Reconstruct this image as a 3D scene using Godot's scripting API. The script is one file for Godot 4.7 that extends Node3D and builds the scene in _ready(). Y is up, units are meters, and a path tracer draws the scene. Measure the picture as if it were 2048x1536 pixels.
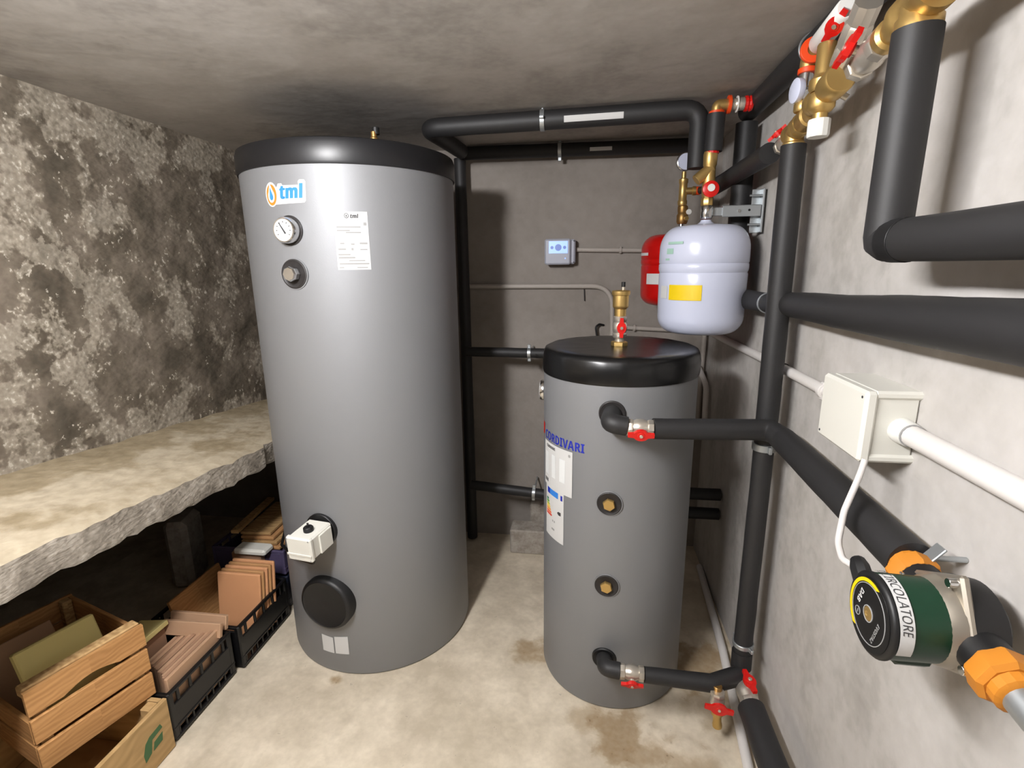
extends Node3D
# A basement boiler room: a tall grey storage tank, a small buffer tank, two expansion vessels,
# insulated pipework on the right wall, and crates of tiles under a concrete ledge on the left.

const XR := 0.52      # right wall
const XL := -1.445    # left wall above the ledge
const ZB := -2.25     # back wall
const ZF := 2.75      # wall behind the camera
const YC := 1.775     # ceiling
const LT := Vector3(-0.747, 0.0, -1.628)   # large tank axis
const LR := 0.32
const ST := Vector3(0.099, 0.0, -1.505)    # small tank axis
const SR := 0.222

var M := {}
var used := {}
var rng := RandomNumberGenerator.new()

# ---------------------------------------------------------------- start
func _ready() -> void:
	rng.seed = 7
	setup_camera()
	setup_light()
	make_materials()
	build_room()
	build_lamp()
	build_large_tank()
	build_small_tank()
	build_pipes()
	build_vessels()
	build_brass_run()
	build_wall_fittings()
	build_pump()
	build_crates()

func setup_camera() -> void:
	var cam := Camera3D.new()
	cam.name = "camera"
	cam.fov = 74.226
	cam.near = 0.02
	add_child(cam)
	cam.transform = Transform3D(Basis(Vector3(0.98960, -0.01306, -0.14328), Vector3(-0.02013, 0.97352, -0.22773), Vector3(0.14246, 0.22825, 0.96312)), Vector3(0, 1.3, 0))
	cam.current = true

func setup_light() -> void:
	var env := Environment.new()
	env.background_mode = Environment.BG_COLOR
	env.background_color = Color(0.0, 0.0, 0.0)
	env.tonemap_mode = Environment.TONE_MAPPER_LINEAR
	env.tonemap_exposure = 1.0
	env.sdfgi_enabled = true
	env.ssao_enabled = true
	env.ssil_enabled = true
	var we := WorldEnvironment.new()
	we.name = "world_environment"
	we.environment = env
	add_child(we)

# ---------------------------------------------------------------- node helpers
func numbered(called: String) -> String:
	if not used.has(called):
		used[called] = 0
		return called
	used[called] += 1
	return "%s_%03d" % [called, used[called]]

func thing(called: String, label: String, category: String, at: Vector3, group := "") -> Node3D:
	var o := Node3D.new()
	o.name = numbered(called)
	add_child(o)
	o.position = at
	o.set_meta("label", label)
	o.set_meta("category", category)
	if group != "":
		o.set_meta("group", group)
	return o

func part(parent: Node, called: String, mesh: Mesh, m: Material, xf := Transform3D.IDENTITY, label := "") -> MeshInstance3D:
	var o := MeshInstance3D.new()
	o.name = called
	o.mesh = mesh
	o.material_override = m
	o.cast_shadow = GeometryInstance3D.SHADOW_CASTING_SETTING_ON
	parent.add_child(o, true)
	o.global_transform = xf
	if label != "":
		o.set_meta("label", label)
	return o

func single(called: String, label: String, category: String, mesh: Mesh, m: Material, xf := Transform3D.IDENTITY, group := "") -> MeshInstance3D:
	var o := part(self, numbered(called), mesh, m, xf)
	o.set_meta("label", label)
	o.set_meta("category", category)
	if group != "":
		o.set_meta("group", group)
	return o

func struct(called: String, mesh: Mesh, m: Material, xf := Transform3D.IDENTITY) -> MeshInstance3D:
	var o := part(self, called, mesh, m, xf)
	o.set_meta("kind", "structure")
	return o

func at(p: Vector3) -> Transform3D:
	return Transform3D(Basis.IDENTITY, p)

# y axis of the shape turned towards dir
func yto(dir: Vector3, p: Vector3, roll := 0.0) -> Transform3D:
	var y := dir.normalized()
	var h := Vector3.RIGHT if absf(y.x) < 0.9 else Vector3.FORWARD
	var z := h.cross(y).normalized()
	var x := y.cross(z)
	var b := Basis(x, y, z)
	if roll != 0.0:
		b = b * Basis(Vector3.UP, roll)
	return Transform3D(b, p)

# z axis towards dir, y axis near up
func zto(dir: Vector3, p: Vector3, up := Vector3.UP) -> Transform3D:
	var z := dir.normalized()
	var x := up.cross(z).normalized()
	var y := z.cross(x)
	return Transform3D(Basis(x, y, z), p)

# ---------------------------------------------------------------- mesh helpers
func tri(st: SurfaceTool, a: Vector3, b: Vector3, c: Vector3, na: Vector3, nb: Vector3, nc: Vector3, ua := Vector2.ZERO, ub := Vector2.ZERO, uc := Vector2.ZERO) -> void:
	var g := (c - a).cross(b - a)
	if g.length_squared() < 1e-18:
		return
	if g.dot(na + nb + nc) < 0.0:
		st.set_normal(na); st.set_uv(ua); st.add_vertex(a)
		st.set_normal(nc); st.set_uv(uc); st.add_vertex(c)
		st.set_normal(nb); st.set_uv(ub); st.add_vertex(b)
	else:
		st.set_normal(na); st.set_uv(ua); st.add_vertex(a)
		st.set_normal(nb); st.set_uv(ub); st.add_vertex(b)
		st.set_normal(nc); st.set_uv(uc); st.add_vertex(c)

func quad(st: SurfaceTool, a: Vector3, b: Vector3, c: Vector3, d: Vector3, n: Vector3) -> void:
	tri(st, a, b, c, n, n, n, Vector2(0, 0), Vector2(1, 0), Vector2(1, 1))
	tri(st, a, c, d, n, n, n, Vector2(0, 0), Vector2(1, 1), Vector2(0, 1))

func begin() -> SurfaceTool:
	var st := SurfaceTool.new()
	st.begin(Mesh.PRIMITIVE_TRIANGLES)
	return st

# profile of (radius, height) points turned about y; facets with angles under 40 degrees are smoothed
func lathe(profile: Array, seg := 32, flat_around := false, phase := 0.0) -> ArrayMesh:
	var st := begin()
	var n := profile.size() - 1
	var sn: Array = []
	for i in n:
		var d: Vector2 = profile[i + 1] - profile[i]
		sn.append(Vector2(d.y, -d.x).normalized())
	for i in n:
		var p0: Vector2 = profile[i]
		var p1: Vector2 = profile[i + 1]
		var n0: Vector2 = sn[i]
		var n1: Vector2 = sn[i]
		if i > 0 and sn[i - 1].dot(sn[i]) > 0.75:
			n0 = (sn[i - 1] + sn[i]).normalized()
		if i < n - 1 and sn[i + 1].dot(sn[i]) > 0.75:
			n1 = (sn[i + 1] + sn[i]).normalized()
		for k in seg:
			var a0 := phase + TAU * k / seg
			var a1 := phase + TAU * (k + 1) / seg
			var am := (a0 + a1) * 0.5
			var c0 := Vector3(cos(a0), 0, sin(a0))
			var c1 := Vector3(cos(a1), 0, sin(a1))
			var e0 := c0
			var e1 := c1
			if flat_around:
				e0 = Vector3(cos(am), 0, sin(am))
				e1 = e0
			var v00 := c0 * p0.x + Vector3.UP * p0.y
			var v10 := c1 * p0.x + Vector3.UP * p0.y
			var v01 := c0 * p1.x + Vector3.UP * p1.y
			var v11 := c1 * p1.x + Vector3.UP * p1.y
			var u0 := float(k) / seg
			var u1 := float(k + 1) / seg
			var m00 := e0 * n0.x + Vector3.UP * n0.y
			var m10 := e1 * n0.x + Vector3.UP * n0.y
			var m01 := e0 * n1.x + Vector3.UP * n1.y
			var m11 := e1 * n1.x + Vector3.UP * n1.y
			tri(st, v00, v10, v11, m00, m10, m11, Vector2(u0, p0.y), Vector2(u1, p0.y), Vector2(u1, p1.y))
			tri(st, v00, v11, v01, m00, m11, m01, Vector2(u0, p0.y), Vector2(u1, p1.y), Vector2(u0, p1.y))
	return st.commit()

func v2(a: float, b: float) -> Vector2:
	return Vector2(a, b)

func rod(r: float, h: float, seg := 20, bev := 0.0) -> ArrayMesh:
	if bev <= 0.0:
		bev = minf(r, h) * 0.08
	return lathe([v2(0, 0), v2(r - bev, 0), v2(r, bev), v2(r, h - bev), v2(r - bev, h), v2(0, h)], seg)

func hexnut(r: float, h: float) -> ArrayMesh:
	return lathe([v2(0, 0), v2(r * 0.9, 0), v2(r, h * 0.12), v2(r, h * 0.88), v2(r * 0.9, h), v2(0, h)], 6, true)

func ring(r0: float, r1: float, h: float, seg := 28) -> ArrayMesh:
	var b := minf(r1 - r0, h) * 0.15
	return lathe([v2(r0, 0), v2(r1 - b, 0), v2(r1, b), v2(r1, h - b), v2(r1 - b, h), v2(r0, h), v2(r0, 0)], seg)

# bevelled box centred on the origin
func rbox(s: Vector3, bev := 0.003) -> ArrayMesh:
	var st := begin()
	var h := s * 0.5
	bev = minf(bev, minf(h.x, minf(h.y, h.z)) * 0.6)
	for ax in 3:
		for sg in [-1.0, 1.0]:
			var n := Vector3.ZERO
			n[ax] = sg
			var a1 := (ax + 1) % 3
			var a2 := (ax + 2) % 3
			var q: Array = []
			for c in [[-1, -1], [1, -1], [1, 1], [-1, 1]]:
				var p := Vector3.ZERO
				p[ax] = sg * h[ax]
				p[a1] = c[0] * (h[a1] - bev)
				p[a2] = c[1] * (h[a2] - bev)
				q.append(p)
			quad(st, q[0], q[1], q[2], q[3], n)
	for ax in 3:
		var a1 := (ax + 1) % 3
		var a2 := (ax + 2) % 3
		for s1 in [-1.0, 1.0]:
			for s2 in [-1.0, 1.0]:
				var q: Array = []
				for e in [[-1, 0], [1, 0], [1, 1], [-1, 1]]:
					var p := Vector3.ZERO
					p[ax] = e[0] * (h[ax] - bev)
					p[a1] = s1 * (h[a1] - (bev if e[1] == 1 else 0.0))
					p[a2] = s2 * (h[a2] - (0.0 if e[1] == 1 else bev))
					q.append(p)
				var n := Vector3.ZERO
				n[a1] = s1
				n[a2] = s2
				quad(st, q[0], q[1], q[2], q[3], n.normalized())
	for sx in [-1.0, 1.0]:
		for sy in [-1.0, 1.0]:
			for sz in [-1.0, 1.0]:
				var sv := Vector3(sx, sy, sz)
				var n := sv.normalized()
				tri(st, sv * (h - Vector3(0, bev, bev)), sv * (h - Vector3(bev, 0, bev)), sv * (h - Vector3(bev, bev, 0)), n, n, n)
	return st.commit()

# polygon in xy pushed out along z from 0 to depth
func prism(poly: PackedVector2Array, depth: float) -> ArrayMesh:
	var st := begin()
	var idx := Geometry2D.triangulate_polygon(poly)
	for i in range(0, idx.size(), 3):
		var a := poly[idx[i]]
		var b := poly[idx[i + 1]]
		var c := poly[idx[i + 2]]
		for z in [0.0, depth]:
			var n := Vector3(0, 0, 1 if z > 0.0 else -1)
			tri(st, Vector3(a.x, a.y, z), Vector3(b.x, b.y, z), Vector3(c.x, c.y, z), n, n, n, a, b, c)
	var cw := Geometry2D.is_polygon_clockwise(poly)
	for i in poly.size():
		var a := poly[i]
		var b := poly[(i + 1) % poly.size()]
		var d := b - a
		var n := Vector3(d.y, -d.x, 0).normalized()
		if cw:
			n = -n
		quad(st, Vector3(a.x, a.y, 0), Vector3(b.x, b.y, 0), Vector3(b.x, b.y, depth), Vector3(a.x, a.y, depth), n)
	return st.commit()

# corners of a path rounded with radius rad; radii interpolate along
func fillet(pts: Array, rads: Array, rad: float, steps := 6) -> Array:
	var out: Array = [[pts[0], rads[0]]]
	for i in range(1, pts.size() - 1):
		var p: Vector3 = pts[i]
		var a: Vector3 = pts[i - 1]
		var b: Vector3 = pts[i + 1]
		var d0 := (a - p).normalized()
		var d1 := (b - p).normalized()
		var ang := d0.angle_to(d1)
		if ang > 3.05 or rad <= 0.0:
			out.append([p, rads[i]])
			continue
		var t := minf(rad / tan(ang * 0.5), minf(a.distance_to(p), b.distance_to(p)) * 0.49)
		var s := p + d0 * t
		var e := p + d1 * t
		for k in steps + 1:
			var f := float(k) / steps
			out.append([s.lerp(p, f).lerp(p.lerp(e, f), f), rads[i]])
	out.append([pts[pts.size() - 1], rads[rads.size() - 1]])
	return out

# sweep of a circle along a path
func tube(pts: Array, r, bend := 0.04, seg := 20, steps := 6, rough := 0.0, seed_ := 1) -> ArrayMesh:
	var rads: Array = []
	if r is Array:
		rads = r
	else:
		for i in pts.size():
			rads.append(r)
	var path := fillet(pts, rads, bend, steps)
	# split long straight pieces when the surface is uneven
	if rough > 0.0:
		var fine: Array = [path[0]]
		for i in range(1, path.size()):
			var a: Vector3 = path[i - 1][0]
			var b: Vector3 = path[i][0]
			var m := int(ceil(a.distance_to(b) / 0.03))
			for k in range(1, m + 1):
				fine.append([a.lerp(b, float(k) / m), lerpf(path[i - 1][1], path[i][1], float(k) / m)])
		path = fine
	var nz := FastNoiseLite.new()
	nz.seed = seed_
	nz.frequency = 9.0
	var st := begin()
	var rings: Array = []
	var up := Vector3.ZERO
	for i in path.size():
		var p: Vector3 = path[i][0]
		var pa: Vector3 = path[maxi(i - 1, 0)][0]
		var pb: Vector3 = path[mini(i + 1, path.size() - 1)][0]
		var d := (pb - pa).normalized()
		var stretch := 1.0
		if up == Vector3.ZERO:
			var h := Vector3.UP if absf(d.y) < 0.9 else Vector3.RIGHT
			up = d.cross(h).normalized()
		else:
			up = (up - d * up.dot(d)).normalized()
		var side := d.cross(up)
		var rg: Array = []
		for k in seg:
			var a := TAU * k / seg
			var nn := up * cos(a) + side * sin(a)
			var rr: float = path[i][1] * stretch
			if rough > 0.0:
				rr += rough * nz.get_noise_3d(p.x + nn.x * 0.05, p.y + nn.y * 0.05, p.z + nn.z * 0.05)
			rg.append([p + nn * rr, nn])
		rings.append(rg)
	for i in rings.size() - 1:
		for k in seg:
			var k1 := (k + 1) % seg
			var a: Array = rings[i][k]
			var b: Array = rings[i][k1]
			var c: Array = rings[i + 1][k1]
			var d: Array = rings[i + 1][k]
			tri(st, a[0], b[0], c[0], a[1], b[1], c[1])
			tri(st, a[0], c[0], d[0], a[1], c[1], d[1])
	for e in [0, rings.size() - 1]:
		var c: Vector3 = path[e][0]
		var q: Vector3 = path[1][0] if e == 0 else path[e - 1][0]
		var n := (c - q).normalized()
		for k in seg:
			tri(st, c, rings[e][k][0], rings[e][(k + 1) % seg][0], n, n, n)
	return st.commit()

# a sheet on a cylinder: angle a (0 faces +z), height y
func on_cyl(axis: Vector3, r: float, a: float, y: float) -> Vector3:
	return Vector3(axis.x + sin(a) * r, y, axis.z + cos(a) * r)

func cyl_sheet(axis: Vector3, r: float, a0: float, a1: float, y0: float, y1: float, thick := 0.0006, y0b := -1.0, y1b := -1.0) -> ArrayMesh:
	var st := begin()
	var n := 14
	var h0 := y0 if y0b < 0.0 else y0b
	var h1 := y1 if y1b < 0.0 else y1b
	for i in n:
		var f := float(i) / n
		var g := float(i + 1) / n
		var aa := lerpf(a0, a1, f)
		var ab := lerpf(a0, a1, g)
		var na := Vector3(sin(aa), 0, cos(aa))
		var nb := Vector3(sin(ab), 0, cos(ab))
		for side in [0, 1]:
			var rr := r + (thick if side == 1 else 0.0001)
			var p0 := on_cyl(axis, rr, aa, lerpf(y0, h0, f))
			var p1 := on_cyl(axis, rr, ab, lerpf(y0, h0, g))
			var p2 := on_cyl(axis, rr, ab, lerpf(y1, h1, g))
			var p3 := on_cyl(axis, rr, aa, lerpf(y1, h1, f))
			var sg := 1.0 if side == 1 else -1.0
			tri(st, p0, p1, p2, na * sg, nb * sg, nb * sg, Vector2(f, 1), Vector2(g, 1), Vector2(g, 0))
			tri(st, p0, p2, p3, na * sg, nb * sg, na * sg, Vector2(f, 1), Vector2(g, 0), Vector2(f, 0))
	return st.commit()

# polygon given in metres (s along the surface, y up) laid on a cylinder
func cyl_poly(axis: Vector3, r: float, a_mid: float, y_mid: float, poly: PackedVector2Array) -> ArrayMesh:
	var st := begin()
	var lo := 1e9
	var hi := -1e9
	for p in poly:
		lo = minf(lo, p.x)
		hi = maxf(hi, p.x)
	var n := 10
	for i in n:
		var s0 := lerpf(lo, hi, float(i) / n)
		var s1 := lerpf(lo, hi, float(i + 1) / n)
		var strip := PackedVector2Array([Vector2(s0, -9), Vector2(s1, -9), Vector2(s1, 9), Vector2(s0, 9)])
		for piece in Geometry2D.intersect_polygons(poly, strip):
			var idx := Geometry2D.triangulate_polygon(piece)
			for k in range(0, idx.size(), 3):
				var v: Array = []
				var nn: Array = []
				for j in 3:
					var q: Vector2 = piece[idx[k + j]]
					var a := a_mid + q.x / r
					v.append(on_cyl(axis, r, a, y_mid + q.y))
					nn.append(Vector3(sin(a), 0, cos(a)))
				tri(st, v[0], v[1], v[2], nn[0], nn[1], nn[2])
	return st.commit()

func ellipse(cx: float, cy: float, rx: float, ry: float, n := 28, a0 := 0.0, a1 := TAU) -> PackedVector2Array:
	var o := PackedVector2Array()
	for i in n:
		var a := a0 + (a1 - a0) * i / n
		o.append(Vector2(cx + rx * cos(a), cy + ry * sin(a)))
	return o

# lettering as a thin mesh; every vertex goes through the mapping (x, y centred, z outward)
func letters(s: String, width: float, height: float, place: Callable, bold := true, italic := false, fat := 0.0) -> ArrayMesh:
	var f := SystemFont.new()
	f.font_names = PackedStringArray(["Droid Sans"])
	f.font_weight = 700 if bold else 400
	var t := TextMesh.new()
	t.text = s
	t.font = f
	t.font_size = 64
	t.pixel_size = 0.01
	t.depth = 0.0
	t.curve_step = 2.0
	var arr := t.get_mesh_arrays()
	var vs: PackedVector3Array = arr[Mesh.ARRAY_VERTEX]
	var ix: PackedInt32Array = arr[Mesh.ARRAY_INDEX]
	var box := AABB(vs[0], Vector3.ZERO)
	for v in vs:
		box = box.expand(v)
	var c := box.get_center()
	var st := begin()
	for off in ([0.0] if fat == 0.0 else [-fat, 0.0, fat]):
		for i in range(0, ix.size(), 3):
			var q: Array = []
			for j in 3:
				var v := vs[ix[i + j]] - c
				var sk: float = off
				if italic:
					sk += v.y / box.size.y * 0.12 * height
				q.append(place.call(v.x / box.size.x * width + sk, v.y / box.size.y * height))
			tri(st, q[0][0], q[1][0], q[2][0], q[0][1], q[1][1], q[2][1])
	return st.commit()

func flat_place(xf: Transform3D) -> Callable:
	return func(x: float, y: float) -> Array: return [xf * Vector3(x, y, 0), xf.basis.z]

func cyl_place(axis: Vector3, r: float, a_mid: float, y_mid: float) -> Callable:
	return func(x: float, y: float) -> Array:
		var a := a_mid + x / r
		return [on_cyl(axis, r, a, y_mid + y), Vector3(sin(a), 0, cos(a))]

# ---------------------------------------------------------------- textures and materials
func noise_bytes(w: int, h: int, seed_: int, freq: float, oct := 4, ridged := false) -> PackedByteArray:
	var n := FastNoiseLite.new()
	n.seed = seed_
	n.noise_type = FastNoiseLite.TYPE_SIMPLEX_SMOOTH
	n.frequency = freq
	n.fractal_type = FastNoiseLite.FRACTAL_RIDGED if ridged else FastNoiseLite.FRACTAL_FBM
	n.fractal_octaves = oct
	n.domain_warp_enabled = true
	n.domain_warp_amplitude = 0.35 / freq
	n.domain_warp_frequency = freq * 1.3
	var im := n.get_image(w, h, false, false, true)
	im.convert(Image.FORMAT_L8)
	return im.get_data()

# colour from three tones mixed by coarse, middle and fine noise
func plaster(w: int, h: int, seed_: int, dark: Color, mid: Color, light: Color, coarse: float, fine: float, streak := 1.0, gain := 1.0) -> ImageTexture:
	var a := noise_bytes(w, h, seed_, coarse, 5)
	var b := noise_bytes(w, h, seed_ + 3, coarse * 4.0, 4)
	var c := noise_bytes(w, h, seed_ + 5, fine, 3)
	var out := PackedByteArray()
	out.resize(w * h * 3)
	var di := [dark.r * 255, dark.g * 255, dark.b * 255]
	var mi := [mid.r * 255, mid.g * 255, mid.b * 255]
	var li := [light.r * 255, light.g * 255, light.b * 255]
	for y in h:
		for x in w:
			var i := y * w + x
			var j := int(y / streak) * w + x if streak > 1.0 else i
			var t := (a[i] * 0.55 + b[j] * 0.27 + c[i] * 0.18) / 255.0
			t = clampf((t - 0.5) * 2.2 * gain + 0.5, 0.0, 1.0)
			var k := i * 3
			if t < 0.5:
				var f := t * 2.0
				out[k] = int(di[0] + (mi[0] - di[0]) * f)
				out[k + 1] = int(di[1] + (mi[1] - di[1]) * f)
				out[k + 2] = int(di[2] + (mi[2] - di[2]) * f)
			else:
				var f := t * 2.0 - 1.0
				out[k] = int(mi[0] + (li[0] - mi[0]) * f)
				out[k + 1] = int(mi[1] + (li[1] - mi[1]) * f)
				out[k + 2] = int(mi[2] + (li[2] - mi[2]) * f)
	return ImageTexture.create_from_image(Image.create_from_data(w, h, false, Image.FORMAT_RGB8, out))

func bumps(size: int, seed_: int, freq: float, strength: float, oct := 5) -> ImageTexture:
	var n := FastNoiseLite.new()
	n.seed = seed_
	n.frequency = freq
	n.fractal_octaves = oct
	var im := n.get_seamless_image(size, size, false, false, 0.2, true)
	im.convert(Image.FORMAT_RGBA8)
	im.bump_map_to_normal_map(strength)
	return ImageTexture.create_from_image(im)

# crusty damp wall: brown damp render with pale salt bloom in torn patches
func damp_wall(w: int, h: int, z0: float, z1: float, y0: float, y1: float) -> ImageTexture:
	var a := noise_bytes(w, h, 21, 0.006, 5)
	var b := noise_bytes(w, h, 22, 0.024, 5)
	var c := noise_bytes(w, h, 23, 0.085, 4)
	var d := noise_bytes(w, h, 24, 0.0065, 3)
	var out := PackedByteArray()
	out.resize(w * h * 3)
	for y in h:
		var yy := y1 + (y0 - y1) * y / h
		for x in w:
			var zz := z0 + (z1 - z0) * x / w
			var i := y * w + x
			var av := a[i] / 255.0
			var bv := b[i] / 255.0
			var cv := c[i] / 255.0
			var dv := d[i] / 255.0
			# base: brown to grey damp render
			var r := 84.0 + 46.0 * dv + 16.0 * (bv - 0.5) + 16.0 * (cv - 0.5)
			var g := 75.0 + 44.0 * dv + 16.0 * (bv - 0.5) + 16.0 * (cv - 0.5)
			var bl := 62.0 + 44.0 * dv + 14.0 * (bv - 0.5) + 15.0 * (cv - 0.5)
			# salt bloom, heavier towards the near end of the wall and along the top band
			var bias := 0.10 * clampf((zz + 1.75) / 0.9, 0.0, 1.0)
			bias += 0.11 * clampf((yy - 1.58) / 0.12 + 0.5 * (bv - 0.5), 0.0, 1.0)
			bias += 0.05 * clampf((0.95 - yy) / 0.15, 0.0, 1.0)
			var ring_d := Vector2((zz + 1.19) / 0.135, (yy - 1.19) / 0.16).length() + 0.5 * (bv - 0.5)
			if ring_d > 0.8 and ring_d < 1.12 and zz < -1.20 + 0.1 * bv:
				bias += 0.30
			elif ring_d <= 0.8:
				bias -= 0.03 - 0.16 * (cv - 0.45)
			var m := av * 0.62 + bv * 0.29 + cv * 0.09 + bias
			var p := smoothstep(0.54, 0.65, m)
			p *= 0.45 + 0.55 * cv
			r = lerpf(r, 158.0 + 30.0 * (cv - 0.5), p)
			g = lerpf(g, 149.0 + 30.0 * (cv - 0.5), p)
			bl = lerpf(bl, 134.0 + 30.0 * (cv - 0.5), p)
			# dark mould blotches
			var q := smoothstep(0.60, 0.74, (1.0 - av) * 0.50 + (1.0 - dv) * 0.32 + cv * 0.18)
			r = lerpf(r, 66.0, q * 0.5)
			g = lerpf(g, 60.0, q * 0.5)
			bl = lerpf(bl, 50.0, q * 0.5)
			# crisp salt flakes
			if cv > 0.66 and bv > 0.56 and m > 0.50:
				r = 184.0
				g = 176.0
				bl = 162.0
			var k := i * 3
			out[k] = int(clampf(r, 0, 255))
			out[k + 1] = int(clampf(g, 0, 255))
			out[k + 2] = int(clampf(bl, 0, 255))
	return ImageTexture.create_from_image(Image.create_from_data(w, h, false, Image.FORMAT_RGB8, out))

# dusty concrete floor with rust brown water stains where the photograph shows them
func stained_floor(w: int, h: int, x0: float, x1: float, z0: float, z1: float) -> ImageTexture:
	var a := noise_bytes(w, h, 41, 0.006, 5)
	var b := noise_bytes(w, h, 42, 0.02, 5)
	var c := noise_bytes(w, h, 43, 0.09, 3)
	var stains := [[0.12, -1.22, 0.10, 1.0], [0.20, -1.17, 0.07, 0.8], [0.38, -1.50, 0.12, 1.0], [-0.15, -1.50, 0.07, 0.9], [0.30, -1.12, 0.08, 0.6], [-0.79, -1.285, 0.022, 1.0], [0.02, -1.24, 0.06, 0.5], [0.40, -1.30, 0.08, 0.5]]
	var out := PackedByteArray()
	out.resize(w * h * 3)
	for y in h:
		var zz := z0 + (z1 - z0) * y / h
		for x in w:
			var xx := x0 + (x1 - x0) * x / w
			var i := y * w + x
			var av := a[i] / 255.0
			var bv := b[i] / 255.0
			var cv := c[i] / 255.0
			var t := clampf((av * 0.5 + bv * 0.35 + cv * 0.15 - 0.5) * 2.0 + 0.5, 0.0, 1.0)
			var r := 186.0 + 38.0 * t
			var g := 174.0 + 38.0 * t
			var bl := 153.0 + 38.0 * t
			var s := 0.0
			for q in stains:
				var dx: float = xx - q[0]
				var dz: float = zz - q[1]
				var dd: float = sqrt(dx * dx + dz * dz) / q[2] + (bv - 0.5) * 1.6 + (av - 0.5) * 0.8
				if dd < 1.2:
					s = maxf(s, q[3] * (1.0 - smoothstep(0.25, 1.2, dd)))
			s *= 0.55 + 0.45 * cv
			r = lerpf(r, 138.0, s * 0.8)
			g = lerpf(g, 113.0, s * 0.8)
			bl = lerpf(bl, 80.0, s * 0.8)
			if cv > 0.86 and bv < 0.4:
				r -= 28.0
				g -= 26.0
				bl -= 22.0
			var k := i * 3
			out[k] = int(clampf(r, 0, 255))
			out[k + 1] = int(clampf(g, 0, 255))
			out[k + 2] = int(clampf(bl, 0, 255))
	return ImageTexture.create_from_image(Image.create_from_data(w, h, false, Image.FORMAT_RGB8, out))

# ledge top: tan dusty render with a paler skim coat smeared along the front edge
func skimmed_ledge(w: int, h: int) -> ImageTexture:
	var a := noise_bytes(w, h, 91, 0.006, 5)
	var b := noise_bytes(w, h, 92, 0.03, 4)
	var out := PackedByteArray()
	out.resize(w * h * 3)
	for y in h:
		for x in w:
			var i := y * w + x
			var av := a[i] / 255.0
			var bv := b[i] / 255.0
			var p := smoothstep(0.28, 0.52, float(y) / h + (av - 0.5) * 0.55 + (bv - 0.5) * 0.12)
			var t := (av - 0.5) * 22.0 + (bv - 0.5) * 26.0
			var k := i * 3
			out[k] = int(clampf(lerpf(148.0, 168.0, p) + t, 0, 255))
			out[k + 1] = int(clampf(lerpf(134.0, 156.0, p) + t, 0, 255))
			out[k + 2] = int(clampf(lerpf(108.0, 134.0, p) + t, 0, 255))
	return ImageTexture.create_from_image(Image.create_from_data(w, h, false, Image.FORMAT_RGB8, out))

func wood_tex(seed_: int, dark: Color, light: Color) -> ImageTexture:
	var w := 256
	var h := 256
	var n := FastNoiseLite.new()
	n.seed = seed_
	n.frequency = 0.02
	n.fractal_octaves = 4
	var im := Image.create(w, h, false, Image.FORMAT_RGB8)
	for y in h:
		for x in w:
			var g := n.get_noise_2d(x * 0.12, y * 1.6) * 0.5 + 0.5
			g += 0.25 * sin((y + n.get_noise_2d(x * 0.3, y * 0.3) * 30.0) * 0.35)
			im.set_pixel(x, y, dark.lerp(light, clampf(g, 0.0, 1.0)))
	return ImageTexture.create_from_image(im)

func plain(c: Color, rough: float, metal := 0.0) -> StandardMaterial3D:
	var m := StandardMaterial3D.new()
	m.albedo_color = c
	m.roughness = rough
	m.metallic = metal
	return m

func textured(t: Texture2D, rough: float, normal: Texture2D = null, ns := 1.0) -> StandardMaterial3D:
	var m := StandardMaterial3D.new()
	m.albedo_texture = t
	m.roughness = rough
	if normal:
		m.normal_enabled = true
		m.normal_texture = normal
		m.normal_scale = ns
	return m

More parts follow.
